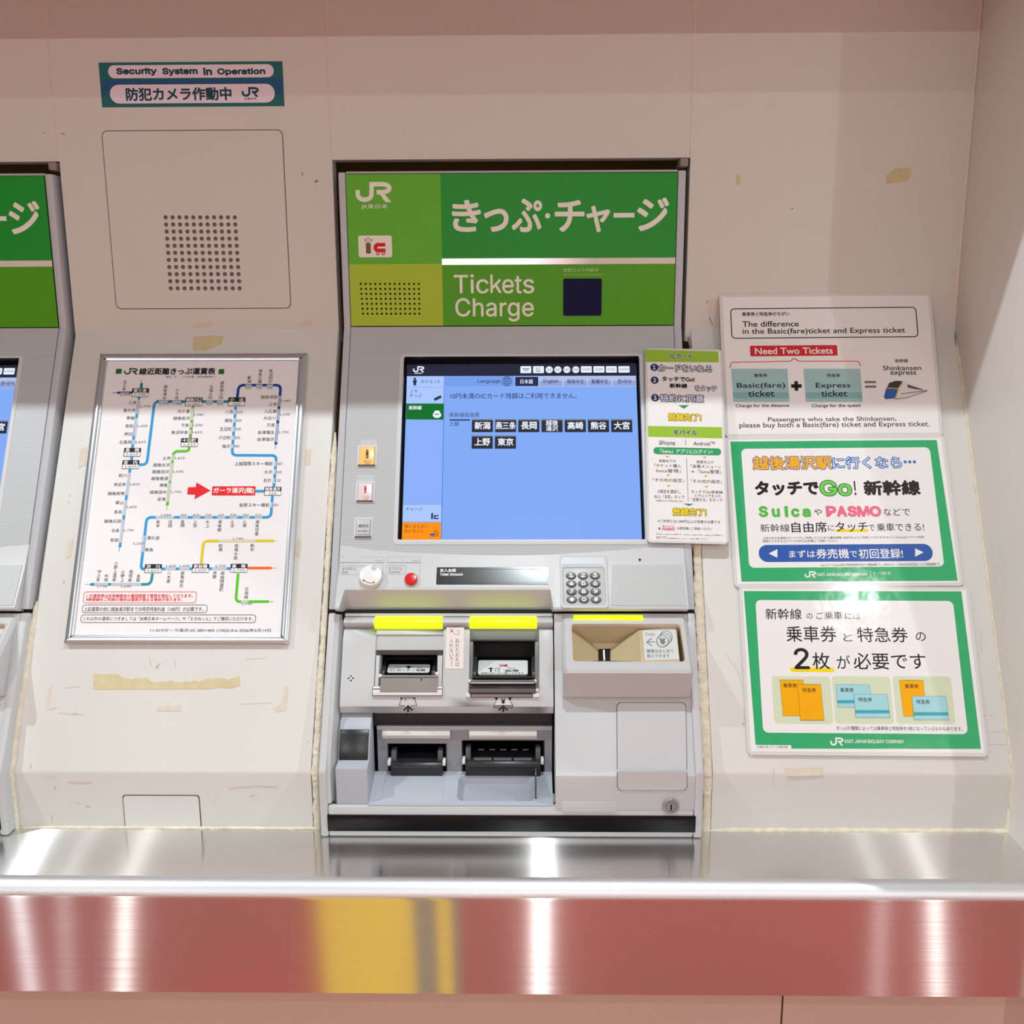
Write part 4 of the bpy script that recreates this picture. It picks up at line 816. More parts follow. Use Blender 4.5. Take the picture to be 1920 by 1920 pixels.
pr.frame(594, 200, 1676, 392, 3, ink(78, 80, 92), 1); pr.build('display_print', ad)
# keypad
pr = Pr(RF, (0, 0, 1)); e = pr.box4(1056, 1065.5, 1134.5, 1136)
b = MB(); b.ring(RF, (e[0]-.004, e[1]-.004, e[2]+.004, e[3]+.019), e, -.002, .0022, LEDGE, .005, .003); b.build('keypad_surround', tm, bevel=.0012)
b = MB(); b.fbox(RF, *e, -.002, .0010, PLAS, .003); kp = b.build('keypad', tm, bevel=.0004)
b = MB(); c = pr.box4(1055.5, 1047, 1130, 1059.5); b.fbox(RF, *c, -.001, .0024, mat('ledge_label_blue', (200, 210, 218), .35)); bl = b.build('braille_label', tm)
for k in range(16):
    pass
KM = mat('key_grey', (98, 98, 100), .4)
for r_, row in enumerate(('123', '456', '789', '*0#')):
    for c_, ch in enumerate(row):
        px = 1070.8+c_*22.35+r_*.5+c_*r_*.1; py = 1078.7+r_*14.95
        u, v = RF.uv(px, py, .003); b = MB(); ax, ay = .0062, .0047; seg = 24; vs = []; fs = []
        for f_, n_ in ((1.12, .0008), (1.12, .0012), (1.0, .0014), (1.0, .0030), (.9, .0036)):
            for k in range(seg): a_ = 2*math.pi*k/seg; vs.append(RF.P(u+ax*f_*math.cos(a_), v+ay*f_*math.sin(a_), n_))
        for i in range(4):
            for k in range(seg): fs.append([i*seg+k, i*seg+(k+1) % seg, (i+1)*seg+(k+1) % seg, (i+1)*seg+k])
        fs.append([4*seg+k for k in range(seg)]); b.add(vs, fs, KM)
        q_ = Pr(RF.off(.0037), (0, 0, 1)); q_.text(ch, px-3.4, py-4.0+(1 if ch == '*' else 0), px+3.4, py+3.4, WH, 1, .035)
        b.add(q_.v, q_.f, WH); b.build('key', kp)
pr = Pr(RF, (0, 0, 1)); P4 = [(1148, 1059.5), (1279, 1059.5), (1287.5, 1136), (1144.5, 1136)]
b = MB(); b.prism([RF.P(*RF.uv(*p), -.001) for p in P4], RF.N*.0020, mat('braille_plate_grey', (194, 198, 198), .45, noise=(800, .05)))
for r_ in range(6):
    for c_ in range(26):
        if (c_*7+r_*5+c_*c_) % 5 in (0, 3): continue
        px = 1152+c_*4.9; py = 1070+r_*11.5; 
        if px < 1284: u, v = RF.uv(px, py); b.lathe(RF, u, v, [(.0006, .0009), (.0003, .0015)], mat('braille_plate_grey', None), 6)
b.build('braille_plate', tm)
u, v = TF.uv(1199.5, 1050); b = MB(); b.lathe(TF, u, v, [(.0016, -.001), (.0016, .0009)], GAP, 16); b.build('microphone_hole', tm)
# -- lower cabinet
zB0 = ZB+.0012
prof = [yz(1149.5, .012), yz(1260, .0165), (YM, kz), (YM, zB0), (1.24, zB0), yz(1449, -.075), yz(1149.5, -.05)]
b = MB(); b.ext(prof, XLO, XLI, PLAS); b.ext(prof, XRI, XRO, PLAS)
zl = VM.pt(860, 1513).z; zs1, zs0 = VM.pt(960, 1529).z, VM.pt(960, 1559).z
b.box((XLI, YM+.001, zB0), (XRI, YM+.010, zl), PLAS); b.box((XLI, YM+.0105, zB0), (XRI, 1.23, zl-.016), PLAS)
b.build('lower_frame', tm, bevel=.0025)
b = MB(); b.box((VM.pt(614.5, 1544).x, YM-.0012, zs0), (VM.pt(1304, 1544).x, YM+.004, zs1), mat('black_gloss_strip', (10, 11, 15), .22, 0, .3)); b.build('base_strip', tm, bevel=.0006)
b = MB(); b.box((XLO+.001, 1.30, zB0), (XRO-.001, 1.31, yz(1150, 0)[1]), GAP); b.ext([yz(1143, .002), yz(1150, .002), yz(1150, -.03), yz(1143, -.03)], XLO+.001, XRO-.001, GAP); b.build('inner_chassis', tm)
# bevelled inner wall on the left
xi = XLI+.0125; b = MB(); vs = []; pys = (1152, 1180, 1260, 1340, 1420, 1470, 1510)
for py in pys:
    n0 = .012+(py-1149)*4.3e-5
    for x, n in ((XLI-.0005, n0-.001), (XLI+.004, n0-.004), (xi, -.018)):
        y, z = yz(py, n) if py < 1449 else (YM+(.003 if x < XLI+.001 else .006 if x < xi-.001 else .04), VM.pt(700, py).z)
        vs.append((x, y, z))
b.add(vs, [[3*i+j, 3*i+j+1, 3*i+3+j+1, 3*i+3+j] for i in range(len(pys)-1) for j in (0, 1)], PLAS); b.build('inner_side_wall', tm, smooth=True)
# -- payment unit: rail, light bars, card and banknote mouths
xa, xb = XLI+.0105, X(1037, 1240, .005)
xc0, xc1 = X(702.5, 1260, .01), X(830, 1260, .01); xn0, xn1 = X(880, 1250, .01), X(1011, 1250, .01)
face = lambda a, c: [yz(py, n) for py, n in ((1178, .000), (1181, .006), (1200, .010), (1219, .0105), (1260, .011), (1300, .0125), (1325, .011), (1337, .004)) if a <= py <= c]
def back(p): return p+[(p[-1][0]+.06, p[-1][1]+.008), (p[0][0]+.06, p[0][1]+.008)]
b = MB()
b.ext(back([yz(1149.5, .001), yz(1150.5, .003), yz(1156, .003), yz(1157, -.002)]), xa, xb, mat('strip_grey', (196, 194, 192), .4))
for x0, x1 in ((xa, xc0), (xc1, xn0), (xn1, xb)): b.ext(back(face(1178, 1337)), x0, x1, PLAS)
b.ext(back([yz(1178, .000), yz(1181, .006), yz(1190, .0085), yz(1192, .006), yz(1219, .008)]), xc0, xc1, PLAS); b.ext(back(face(1300, 1337)), xc0, xc1, PLAS)
b.ext(back([yz(1178, .000), yz(1184, -.004), yz(1203, -.008)]), xn0, xn1, PLAS2); b.ext(back(face(1300, 1337)), xn0, xn1, PLAS)
b.build('payment_panel', tm, bevel=.0006)
rail = [yz(1157, .002), yz(1159, .009), yz(1163, .0125), yz(1167, .0135), yz(1171, .0115), yz(1175, .007), yz(1178, .001), yz(1178, -.01), yz(1157, -.01)]
b = MB(); b.ext(rail, xa, xb, PLAS); b.build('guide_rail', tm, bevel=.0005)
def lightbar(prof, x0, x1, es=0.88):
    b = MB(); b.ext(prof, x0, x1, mat('light_bar_yellow', (200, 220, 40), .3, 0, .5, (222, 255, 0), es)); b.build('light_bar', tm, bevel=.0012)
fat = [yz(1155.5, .003), yz(1157.5, .011), yz(1162, .0150), yz(1167, .016), yz(1172, .0140), yz(1176, .009), yz(1179, .002), yz(1179, -.01), yz(1155.5, -.01)]
lightbar(fat, X(701, 1166, .013), X(829.5, 1166, .013)); lightbar(fat, X(880, 1166, .013), X(1007, 1166, .013))
def mouth(name, px0, px1, y0, y1, x0, x1, lab, flap, tips, draw, big):
    """black throat, tilted white label, side arms, grey flap below"""
    r = empty(name, SL.pt((px0+px1)/2, y1, .01)-parent_loc(tm)); r.parent = tm
    e = su(px0, y0, px1, y1, .0); b = MB()
    b.ring(SL, (e[0]-.002, e[1]-.002, e[2]+.002, e[3]+.002), e, -.045, .004, BLACK, 0, .001); b.fbox(SL, e[0]-.002, e[1]-.002, e[2]+.002, e[3]+.002, -.047, -.045, GAP); b.build('throat', r)
    if not big:
        b = MB(); b.ext([yz(1219, .0125), yz(1228, .0085), yz(1228, -.01), yz(1219, -.01)], x0+.001, x1-.001, DKGREY)
        for a0, a1 in ((703, 712), (819, 830)): b.ext([yz(1228, .012), yz(1300, .0140), yz(1300, -.01), yz(1228, -.01)], X(a0, 1260, .012), X(a1, 1260, .012), PLAS)
        b.ext([yz(1286, .0135), yz(1292, .017), yz(1305, .0165), yz(1306, .012), yz(1306, .0), yz(1286, .0)], x0-.0012, x1+.0012, mat('mouth_white', (232, 232, 230), .35)); b.build('mouth_bezel', r, bevel=.0008)
    else:
        for a0, a1 in ((878, 886), (1003, 1011)): b = MB(); b.ext([yz(1203, .004), yz(1300, .0125), yz(1300, -.02), yz(1203, -.02)], X(a0, 1260, .012), X(a1, 1260, .012), mat('mouth_side', (120, 122, 122), .35)); b.build('mouth_side', r, bevel=.0006)
        for a0, a1 in ((874, 882), (999, 1012)): b = MB(); b.ext([yz(1298, .0125), yz(1300, .0165), yz(1307, .0165), yz(1308, .012), yz(1308, .0), yz(1298, .0)], X(a0, 1300, .014), X(a1, 1300, .014), mat('mouth_white', None)); b.build('mouth_foot', r, bevel=.0006)
    lf = tilted(lab[1], lab[5], lab[3], lab[4]); b = MB(); pr = Pr(lf, (0, 0, 1)); c = pr.box4(lab[0], lab[1], lab[2], lab[3])
    b.fbox(lf, c[0]-.009, c[1]-.004, c[2]+.009, c[3]+.012, -.004, -.0004, BLACK); b.build('label_bed', r)
    b = MB(); b.fbox(lf, *c, -.0006, .0, mat('mouth_label_white', (240, 244, 244), .35), .003); lb = b.build('mouth_label', r)
    pr = Pr(lf.off(.0001), (0, 0, 1)); draw(pr); pr.build('label_print', r)
    for s, xx in ((-1, px0+(6 if not big else 4)), (1, px1-(6 if not big else 3))):
        b = MB(); w = .0025; xm_ = X(xx, y1-15, .0); b.ext([yz(y0+(8 if not big else 22), -.020), yz(y1-14, .008), yz(y1-3, .010), yz(y1-3, -.012), yz(y0+14, -.025)], xm_-w, xm_+w, mat('arm_black', (56, 58, 60), .3)); b.build('guide_arm', r, bevel=.0006)
    for x_, y_ in tips:
        b = MB(); p = SL.uv(x_, y_, .014); b.fbox(SL, p[0]-.0022, p[1]-.0022, p[0]+.0022, p[1]+.0022, .004, .0150, mat('clear_tip', (240, 240, 240), .2)); b.build('clear_tip', r, bevel=.0012)
    b = MB(); flap(b); b.build('flap', r, bevel=.0007)
    return r
FLAP = mat('flap_grey', (146, 141, 138), .4); FLAPD = mat('flap_dark', (54, 50, 50), .35)
def cd_draw(p):
    p.poly([(758.5, 1250.5), (766, 1248.5), (776, 1250.5), (767, 1251.3)], K, 1); p.rect(764, 1249.5, 768, 1253.5, K, 1)
    p.text('カード・定期', 744, 1254.5, 797, 1258.5, K, 1, .02); p.frame(733, 1254.5, 741, 1258.5, .6, DG, 1); p.text('Card', 741, 1251, 752, 1253, DG, 1); p.text('Pass', 781, 1251, 791, 1253, DG, 1)
mouth('card_slot', 713, 820, 1228, 1272, xc0, xc1, (727, 1245.5, 806, 1261, .002, -.014),
      lambda b: (b.ext([yz(1268, .010), yz(1271, .0175), yz(1286, .0165), yz(1298, .0175), yz(1300, .012), yz(1268, -.01)], X(713, 1280, .015), X(821, 1280, .015), FLAP), b.ext([yz(1266, .012), yz(1268, .019), yz(1270.5, .018), yz(1270.5, .0), yz(1266, .0)], X(714, 1268, .017), X(820, 1268, .017), mat('flap_edge', (176, 170, 170), .35)), b.ext([yz(1271, .0178), yz(1278, .0172), yz(1278, .0), yz(1271, .0)], X(788, 1275, .018), X(792, 1275, .018), BLACK)),
      [(713, 1267), (819, 1263)], cd_draw, False)
def bn_draw(p):
    p.line([(936, 1246), (952, 1250)], 2, ink(220, 40, 50), 1); p.line([(936, 1250), (951, 1246)], 2, ink(220, 40, 50), 1); p.line([(944, 1247), (946, 1249)], 2, K, 2); p.disc(949, 1247.5, 2.4, ink(220, 60, 60), 1)
    p.poly([(914, 1254), (920.5, 1251.5), (926, 1254), (920.5, 1254.6)], K, 1); p.rect(919, 1252.5, 922, 1260, K, 1); p.frame(928, 1252.5, 937, 1259, .9, DG, 1); p.rect(931, 1254.4, 934.5, 1255.2, DG, 1)
    p.text('紙幣', 947, 1255.5, 973, 1260, K, 1, .02); p.text('Bills', 953, 1251.8, 966, 1253.8, DG, 1); p.text('紙幣はまとめて挿入できます', 902, 1261, 982, 1263.4, K, 1, .02)
mouth('banknote_slot', 886, 1003.5, 1203, 1274, xn0, xn1, (896.5, 1237.5, 989.5, 1264.5, .003, -.020),
      lambda b: (b.ext([yz(1266, .008), yz(1268, .0185), yz(1272, .018), yz(1272, .0), yz(1266, .0)], X(885, 1270, .017), X(999, 1270, .017), BLACK), b.ext([yz(1274, .012), yz(1277, .021), yz(1283, .0205), yz(1283, .0), yz(1274, .0)], X(882, 1278, .019), X(1003, 1278, .019), mat('flap_edge', None)), b.ext([yz(1283, .016), yz(1290, .017), yz(1290, .0), yz(1283, .0)], X(880, 1286, .018), X(1005, 1286, .018), FLAPD), b.ext([yz(1290, .0190), yz(1300, .0180), yz(1300, .0), yz(1290, .0)], X(879, 1295, .018), X(1004, 1295, .018), mat('flap_low', (100, 94, 90), .4)), b.ext([yz(1300, .016), yz(1308, .0150), yz(1308, .0), yz(1300, .0)], X(883, 1304, .016), X(999, 1304, .016), FLAP)),
      [(881, 1277), (1003, 1277), (1007, 1294)], bn_draw, True)
# icons below the mouths, notice and dots
IF = tilted(1300, .0125, 1325, .011); pr = Pr(IF.off(.0003), (680, 1140, 9.6))
pr.line([(705, 1620), (655, 1755), (760, 1757)], 9, K, 1); pr.line([(865, 1757), (973, 1755), (930, 1620)], 9, K, 1); pr.line([(680, 1615), (946, 1615)], 9, K, 1); pr.rect(682, 1612, 716, 1640, K, 1); pr.rect(912, 1612, 946, 1640, K, 1); pr.poly([(748, 1658), (770, 1638), (792, 1658)], K, 1)
def arrow(pr, x, y): pr.line([(x-82, y+88), (x, y+8), (x+82, y+88)], 30, K, 3); pr.rect(x-18, y+20, x+18, y+118, K, 3)
arrow(pr, 818, 1757)
pr.build('card_icon', tm); pr = Pr(IF.off(.0003), (680, 1140, 9.6))
ox = (850-680)*9.6; f9 = lambda x, y: (ox+x, y)
pr.poly([f9(800, 1612), f9(990, 1612), f9(1068, 1752), f9(728, 1752)], ink(226, 226, 226), 1); pr.line([f9(790, 1640), f9(728, 1752), f9(728, 1795), f9(820, 1795)], 9, K, 2); pr.line([f9(1006, 1640), f9(1068, 1752), f9(1068, 1795), f9(980, 1795)], 9, K, 2); pr.line([f9(728, 1752), f9(1068, 1752)], 7, K, 2); pr.rect(ox+732, 1754, ox+1064, 1790, ink(130, 130, 128), 1)
pr.rect(ox+752, 1606, ox+800, 1650, K, 2); pr.rect(ox+994, 1606, ox+1044, 1650, K, 2); pr.text('¥', ox+862, 1634, ox+932, 1722, K, 3, .03)
arrow(pr, ox+898, 1757)
pr.build('banknote_icon', tm)
NF = tilted(1200, .0100, 1260, .0110).off(.0006); b = MB(); pr = Pr(NF, (0, 0, 1)); b.fbox(NF, *pr.box4(836, 1176.5, 869.5, 1254), -.0003, 0, mat('notice_paper', (244, 238, 234), .4)); nt_ = b.build('wet_note_sticker', tm); nt_['label'] = 'white sticker with two columns of small text'
pr.line([(844, 1180), (850, 1186)], 1.4, ink(226, 70, 60), 1); pr.line([(850, 1180), (844, 1186)], 1.4, ink(226, 70, 60), 1)
pr.line([(850, 1187), (853, 1190), (856, 1188), (859, 1191), (862, 1186), (861, 1182), (855, 1183)], .8, ink(150, 140, 140), 1)
pr.vtext('ぬれたお札は', 857.5, 1197, 1250, 7.4, ink(120, 80, 80), 1, .0); pr.vtext('入れないで!', 846.5, 1197, 1250, 7.2, ink(120, 80, 80), 1, .0); pr.build('sticker_print', nt_)
DF_ = tilted(1260, .011, 1300, .0125).off(.0003); pr = Pr(DF_, (0, 0, 1))
for x, y in ((658, 1267.5), (653.5, 1271.5), (662, 1271.5), (658, 1276)): pr.disc(x, y, 1.5, mat('hole_black', None), 1, seg=10)
pr.build('intercom_holes', tm)
# -- lower bay: overhang, outlet unit, tray
YB = 1.250; VB = VF(YB); zu = VB.pt(860, 1361).z; zo = yz(1338, .004)[1]
ztray = VB.pt(860, 1446).z; ztf = VM.pt(860, 1511).z
xl = X(705, 1360, -.01); xr = X(1036, 1400, .0)
b = MB(); b.box((XLI+.004, YB+.004, zu-.002), (xr, YB+.02, zo+.02), mat('bay_dark', (40, 42, 48), .5)); b.ext([(yz(1338, .0035)[0], zo), (YB+.02, zo-.001), (YB+.02, zo+.004), (yz(1338, .0035)[0]+.004, zo+.004)], xl, xr, mat('bay_soffit', (118, 118, 126), .5)); b.build('bay_back', tm)
OUT = mat('outlet_grey', (150, 154, 164), .42)
cx0, cx1 = VB.pt(727, 1420).x, VB.pt(838, 1420).x; gx0, gx1 = VB.pt(866, 1420).x, VB.pt(1021, 1420).x
cz0, cz1 = VB.pt(780, 1445).z, VB.pt(780, 1394).z; gz0, gz1 = VB.pt(940, 1445).z, VB.pt(940, 1388).z
b = MB(); b.ring(VB, (xl, ztray-.004, cx1+.008, zu), (cx0, cz0-.004, cx1, cz1), -.012, 0.0, OUT); b.ring(VB, (cx1+.008, ztray-.004, xr, zu), (gx0, gz0-.004, gx1, gz1), -.012, 0.0, OUT)
b.box((xl, YB-.001, VB.pt(860, 1368).z), (xr, YB+.012, zu), PLAS2); b.build('outlet_panel', tm)
for x0, x1 in ((717.5, 844.5), (880, 1006.5)):
    b = MB(); z1_, z0_ = VB.pt(860, 1367).z, VB.pt(860, 1383).z; b.ext([(YB-.001, z1_), (YB-.005, z1_-.0015), (YB-.007, (z0_+z1_)/2), (YB-.004, z0_), (YB+.004, z0_), (YB+.004, z1_)], VB.pt(x0, 1375).x, VB.pt(x1, 1375).x, mat('unlit_bar', (226, 226, 220), .35)); b.build('outlet_bar', tm, bevel=.0006)
def outlet(name, x0, x1, z0, z1, detail):
    r = empty(name, Vector(((x0+x1)/2, YB, z0))-parent_loc(tm)); r.parent = tm
    b = MB(); b.ring(VB, (x0-.001, z0-.006, x1+.001, z1+.001), (x0+.0008, z0-.004, x1-.0008, z1-.0008), -.05, -.0005, BLACK); b.box((x0, YB+.05, z0-.005), (x1, YB+.052, z1), GAP); b.build('throat', r)
    zt_ = z0+(z1-z0)*.40
    b = MB(); b.ext([(YB+.02, zt_+.002), (YB-.008, zt_), (YB-.012, zt_-.004), (YB-.011, z0-.002), (YB+.01, z0-.004), (YB+.02, z0)], x0+.004, x1-.004, mat('outlet_flap', (44, 45, 50), .3)); 
    b.ext([(YB-.0125, zt_-.0035), (YB-.0125, zt_-.006), (YB-.009, zt_-.006), (YB-.009, zt_-.0035)], x0+.006, x1-.006, mat('outlet_flap_edge', (70, 72, 76), .3)); b.build('flap', r, bevel=.0008)
    for s in (0, 1):
        xx = x0+.0075 if s == 0 else x1-.0075
        b = MB(); b.box((xx-.0035, YB-.004, zt_-.001), (xx+.0035, YB+.012, zt_+(z1-z0)*.36), mat('outlet_arm', (96, 100, 104), .22)); b.build('guide_arm', r, bevel=.0012)
        xx = x0+.002 if s == 0 else x1-.002
        b = MB(); b.box((xx-.002, YB-.012, zt_-.003), (xx+.002, YB, zt_+.004), mat('clear_tip', None)); b.build('clear_tip', r, bevel=.001)
    if detail:
        b = MB()
        for k in range(3): a = x0+.014+(x1-x0-.028)*k/3; b.box((a+.001, YB-.007, zt_+.0008), (a+(x1-x0-.028)/3-.002, YB-.002, zt_+.0022), mat('roller_white', (120, 120, 120), .3))
        for k in range(5): a = x0+.024+(x1-x0-.048)*k/4; b.box((a-.004, YB+.010, zt_+.007), (a+.004, YB+.011, zt_+.0085), mat('roller_white', None))
        b.build('rollers', r)
outlet('ticket_outlet', cx0+.001, cx1-.001, cz0, cz1, False); outlet('banknote_outlet', gx0+.001, gx1-.001, gz0, gz1, True)
# tray with coin dish
p0 = Vector((0, YB-.0005, ztray)); p1 = Vector((0, YM+.0015, ztf)); TR = Fr(p1, (1, 0, 0), p0-p1); LT_ = (p0-p1).length
TRM = mat('tray_grey', (186, 192, 202), .4)
pr = Pr(TR, (0, 0, 1))
xq = TR.pt(690, 1511).x; d = pr.box4(858, 1455, 1003, 1502); pl_ = pr.box4(718, 1452, 832, 1506)
b = MB(); b.ring(TR, (xq, 0.0, xr, LT_), d, -.012, 0.0, TRM, .0005, .009, 6)
vs = []; a = rrect(*d, .009, 6); c2 = rrect(d[0]+.007, d[1]+.006, d[2]-.007, d[3]-.004, .006, 6); n_ = len(a)
b.add([TR.P(u, v, -.0002) for u, v in a]+[TR.P(u, v, -.010) for u, v in c2], [[k, (k+1) % n_, n_+(k+1) % n_, n_+k] for k in range(n_)]+[list(range(n_, 2*n_))], mat('dish_grey', (172, 177, 188), .4))
tr_ = b.build('tray', tm, smooth=True)
b = MB(); b.fbox(TR, *pl_, -.001, .0006, TRM); b.build('tray_plate', tr_, bevel=.0004)
gz = mat('clear_guard', (235, 238, 240), .05); gp = gz.node_tree.nodes['Principled BSDF']; gp.inputs['Transmission Weight'].default_value = .9; gp.inputs['IOR'].default_value = 1.12
b = MB(); gx = TR.pt(1003, 1480).x; b.box((gx, YM+.012, ztf+.004), (gx+.002, YB-.014, ztray+.012), gz); b.build('clear_guard', tm)
# scanner column on the left
sx0, sx1 = XLI+.0105, X(694, 1400, .005)
prof = [yz(1341, -.003), yz(1352, .002), yz(1368, .0055), yz(1395, .0070), yz(1426, .0060), (YM+.005, kz+.003), (YM+.0045, ztf+.002), (YM+.0045, ztf-.003), (YB, ztf-.003), (YB, zo)]
b = MB(); b.ext(prof, sx0, sx1, mat('scanner_grey', (182, 187, 196), .42)); b.build('scanner_column', tm, bevel=.002)
b = MB(); b.ext([yz(1368, .0065), yz(1380, .0085), yz(1395, .0092), yz(1410, .0088), yz(1426, .0072), yz(1426, .0), yz(1368, .0)], sx0+.0015, sx1-.002, mat('reader_black', (14, 15, 20), .34, 0, .7)); b.build('reader_window', tm, bevel=.001)
# -- coin unit on the right
xk0, xk1 = X(1056, 1262, .05), X(1299, 1262, .05)
prof = [yz(1150.5, .010), yz(1152.5, .0118), yz(1440, .0185), (YM+.0005, kz-.004), (YM, kz-.012), (YM, zl-.003), (YM+.03, zl-.003), yz(1440, -.05), yz(1150.5, -.04)]
top_ = [yz(1150.5, .010), yz(1152.5, .0118), yz(1262, .0143), yz(1262, -.02), yz(1150.5, -.02)]
low_ = [yz(1256, .0142)]+prof[2:7]+[yz(1440, -.05), yz(1256, -.01)]
b = MB(); b.ext(low_, X(1040, 1300, .012), XRI+.0005, PLAS); b.ext(top_, X(1040, 1300, .012), X(1064, 1250, .045), PLAS); b.ext(top_, X(1291, 1250, .045), XRI+.0005, PLAS); b.build('coin_side_panel', tm, bevel=.0012)
CP = [(1150.5, .012), (1153, .0150), (1170, .0215), (1240, .0520), (1247, .0558), (1254, .0590), (1262, .0585), (1266, .0550), (1306, .0260), (1309, .010)]
b = MB(); o0, o1 = X(1073, 1205, .034), X(1281, 1205, .034)
seg_ = lambda a, c: [yz(py, n) for py, n in CP if a <= py <= c]
bk = lambda p: p+[(p[-1][0]+.02, p[-1][1]), (p[0][0]+.02, p[0][1])]
full = seg_(1150, 1310)+[yz(1309, -.02), yz(1150.5, -.02)]
b.ext(full, xk0+.004, o0, PLAS); b.ext(full, o1, xk1-.004, PLAS)
b.ext(seg_(1150, 1170)+[yz(1172, -.0)]+[yz(1150.5, -.0)], o0, o1, PLAS); b.ext(seg_(1240, 1310)+[yz(1309, -.01), yz(1270, -.01), yz(1241, .048)], o0, o1, PLAS)
# tapered cheeks
for xi_, xo_ in ((xk0+.004, xk0), (xk1-.004, xk1)):
    ins = [(xi_,)+p for p in seg_(1150, 1310)]; out = [(xo_,)+yz(py, n-.006) for py, n in CP]; m_ = len(ins)
    b.add(ins+out, [[k, k+1, m_+k+1, m_+k] for k in range(m_-1)], PLAS); e_ = [(xo_,)+yz(py, .004) for py, n in CP]; b.add(out+e_, [[k, k+1, m_+k+1, m_+k] for k in range(m_-1)], PLAS)
b.build('coin_housing', tm, smooth=True)
lightbar([yz(1152.8, .0160), yz(1163, .0202), yz(1163, .010), yz(1152.8, .010)], X(1075, 1158, .017), X(1206, 1158, .017), 1.25)
HFc = tilted(1170, .0215, 1240, .0520); pr = Pr(HFc, (0, 0, 1)); q_ = pr.box4(1072.5, 1169.5, 1280.5, 1241)
b = MB(); b.ring(HFc, (q_[0]-.0012, q_[1]-.0012, q_[2]+.0012, q_[3]+.0012), (q_[0]+.0004, q_[1]+.0004, q_[2]-.0004, q_[3]-.0004), -.006, .0006, mat('mouth_rim', (222, 206, 192), .4), .006, .005); b.build('coin_mouth_rim', tm, bevel=.0004)
fn = empty('coin_funnel', SL.pt(1134, 1238, .02)-parent_loc(tm)); fn.parent = tm
b = MB(); D = -.052
iu0, iv0, iu1, iv1 = q_[0], q_[1], q_[2], q_[3]
b.ring(HFc, (iu0-.003, iv0-.003, iu1+.003, iv1+.003), (iu0, iv0, iu1, iv1), D, -.0006, BEIGE, .005, .004); b.fbox(HFc, iu0-.003, iv0-.003, iu1+.003, iv1+.003, D-.002, D, BEIGE); b.build('funnel_box', fn)
def hp(px, py, n): u, v = HFc.uv(px, py, n); return HFc.P(u, v, n)
b = MB()   # left and right sloping faces and the back slope, all meeting at the throat
L0, L1_, L2_, L3_ = hp(1072.5, 1242, -.008), hp(1072.5, 1181, -.012), hp(1122, 1218, -.044), hp(1122, 1239, -.040)
b.add([L0, L1_, L2_, L3_], [[0, 1, 2, 3]], BEIGE)
R0, R1_, R2_, R3_ = hp(1202, 1240, -.006), hp(1198, 1181, -.010), hp(1144, 1217, -.044), hp(1144, 1239, -.040)
b.add([R0, R1_, R2_, R3_], [[0, 1, 2, 3]], BEIGE)
B0, B1 = hp(1083, 1185, -.034), hp(1188, 1187, -.034); b.add([B0, B1, R2_, L2_], [[0, 1, 2, 3]], BEIGE); b.add([B0, B1, hp(1190, 1172, -.030), hp(1078, 1172, -.030)], [[0, 1, 2, 3]], BEIGE)
b.add([L1_, B0, L2_], [[0, 1, 2]], BEIGE); b.add([R1_, B1, R2_], [[0, 1, 2]], BEIGE)
b.build('funnel_slopes', fn)
b = MB(); b.add([L2_+HFc.N*.001, R2_+HFc.N*.001, R3_+HFc.N*.001, L3_+HFc.N*.001], [[0, 1, 2, 3]], GAP); b.build('coin_throat', fn)
b = MB(); p = hp(1133, 1233, -.038); b.prism([p+Vector((-.0011, 0, -.006)), p+Vector((.0011, 0, -.006)), p+Vector((.0011, .012, .004)), p+Vector((-.0011, .012, .004))], HFc.N*.004, mat('divider_white', (236, 236, 236), .3)); b.build('coin_divider', fn)
blk = [hp(1201, 1241, -.003), hp(1197, 1181, -.010), hp(1274, 1241, -.002)]
U_ = (blk[2]-blk[0]).normalized(); V_2 = (blk[1]-blk[0]); V_2 = (V_2-U_*V_2.dot(U_)).normalized(); CF = Fr(blk[0], U_, V_2)
b = MB(); b.prism([CF.pt(*p) for p in ((1201, 1241), (1196.5, 1181), (1268.5, 1172), (1275, 1241))], -CF.N*.05, BEIGE); b.build('label_block', fn, bevel=.0008); CF = CF.off(.0003)
pr = Pr(CF, (1020, 1000, 6)); T = pr.text; LGY = mat('coin_label_grey', (224, 227, 226), .35); GK = ink(132, 132, 134)
pr.poly([(1107, 1092), (1478, 1052), (1520, 1418), (1135, 1430)], LGY, 1)
T('Coin', 1140, 1118, 1246, 1152, GK, 2, .006); pr.line([(1248, 1220), (1160, 1226)], 12, GK, 2); pr.line([(1212, 1180), (1156, 1226), (1218, 1270)], 13, GK, 2)
pr.circ(1372, 1170, 70, 9, GK, 2); pr.disc(1356, 1192, 68, LGY, 3); pr.circ(1356, 1192, 68, 9, GK, 4); pr.disc(1334, 1216, 66, LGY, 5); pr.circ(1334, 1216, 66, 10, GK, 6); T('¥', 1306, 1186, 1362, 1248, GK, 7, .05)
T('硬貨はまとめて', 1156, 1304, 1456, 1346, GK, 2, .02); T('投入できます', 1160, 1358, 1414, 1400, GK, 2, .02); pr.build('coin_label', fn)
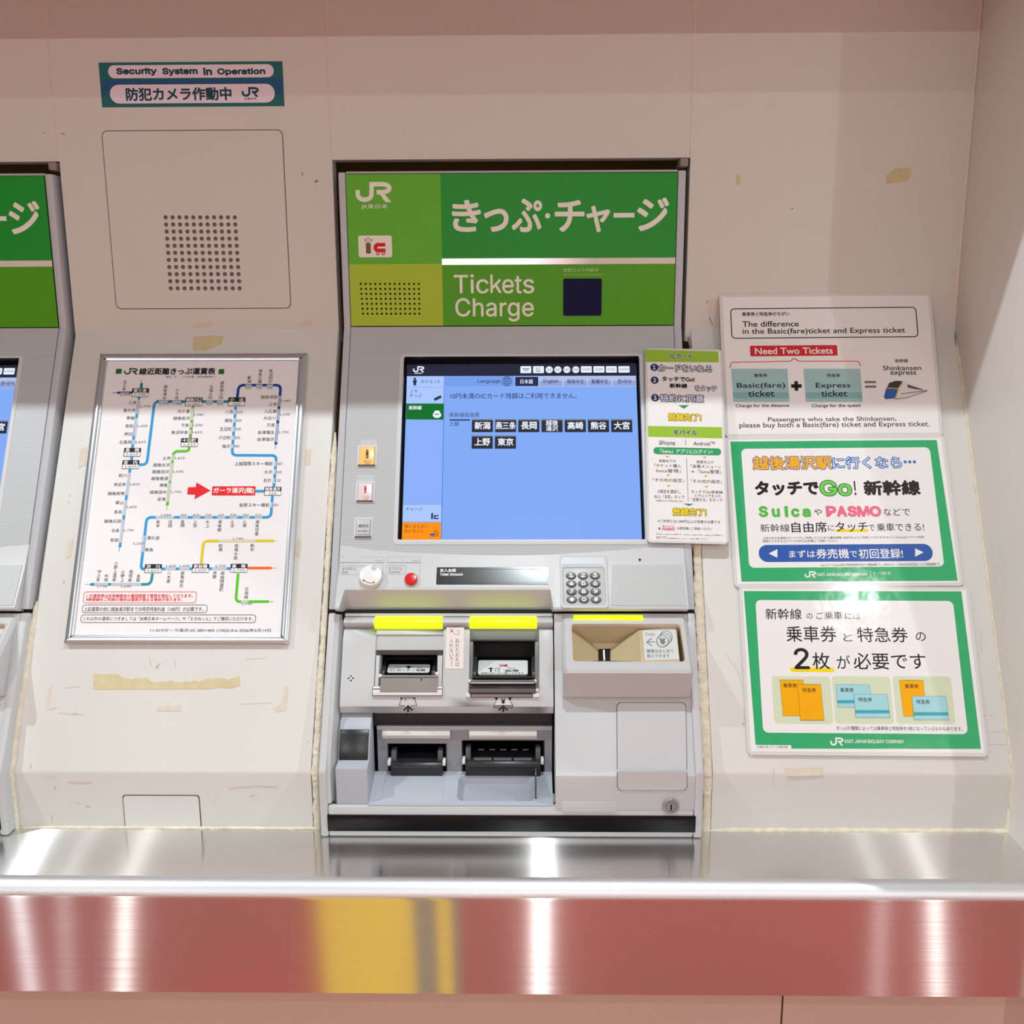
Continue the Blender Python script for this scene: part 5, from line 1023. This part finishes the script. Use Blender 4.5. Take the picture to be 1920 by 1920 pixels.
# door, lock, plate
CPF = tilted(1152.5, .0118, 1440, .0185); pr = Pr(CPF, (1080, 1300, 6.4)); e = pr.box4(493, 112, 1324, 1160)
def bent(grow, off, th, m):     # rounded door outline wrapped over the bend of the panel
    o = rrect(1157.5-grow, 1318-grow, 1286.5+grow, 1481+grow, 9, 6); yb = 1447; bb = MB()
    def clip(pts, keep):
        out = []
        for (x0, y0), (x1, y1) in zip(pts, pts[1:]+pts[:1]):
            if keep(y0): out.append((x0, y0))
            if keep(y0) != keep(y1): t = (yb-y0)/(y1-y0); out.append((x0+(x1-x0)*t, yb))
        return out
    P1_ = CPF.off(off); P2_ = VF(YM-off)
    dx = lambda x, y: x+(y-1400)*(.02 if x > 1220 else .02)*((x-960)/260-.5)
    bb.prism([P1_.pt(dx(x, y), y) for x, y in clip(o, lambda y: y <= yb)], P1_.N*th, m); bb.prism([P2_.pt(dx(x, y), y) for x, y in clip(o, lambda y: y > yb)], P2_.N*th, m)
    return bb
bent(1.1, .0001, .0004, mat('door_gap', (84, 78, 78), .7)).build('door_gap', tm); bent(0, .0001, .0011, PLAS).build('access_door', tm)
LKF = VF(YM); pr = Pr(LKF, (1080, 1300, 6.4)); u, v = LKF.uv(1257.5, 1510.5)
b = MB(); b.lathe(LKF, u, v, [(.0105, 0), (.0105, .0018), (.0098, .003), (.0066, .0032), (.0062, .0022), (.0060, .0022), (.0056, .0040), (.003, .0042)], mat('lock_steel', (168, 168, 172), .35, .55), 36); lk = b.build('key_lock', tm, smooth=True)
b = MB(); b.box((u-.0010, YM-.0048, v-.0040), (u+.0010, YM-.0040, v+.0036), GAP); b.build('key_slot', lk)
c = pr.box4(-170, 1296, 492, 1422); b = MB(); b.fbox(LKF, c[0], c[1], c[2], c[3], 0, .0005, PLAS, .0012); b.build('blank_label', tm, bevel=.0003)
# ================================================================== SECOND MACHINE, LEFT EDGE OF THE VIEW
def dup(root, off, label):
    r = root.copy(); COL.objects.link(r); r.location = root.location+Vector(off); r['label'] = label
    def rec(src, dst):
        for ch in list(src.children):
            c = ch.copy(); COL.objects.link(c); c.parent = dst; rec(ch, c)
    rec(root, r); return r
dup(tm, (-0.8822, 0, 0), 'ticket machine at the left edge of the view, only its right side showing')
bpy.context.view_layer.update()
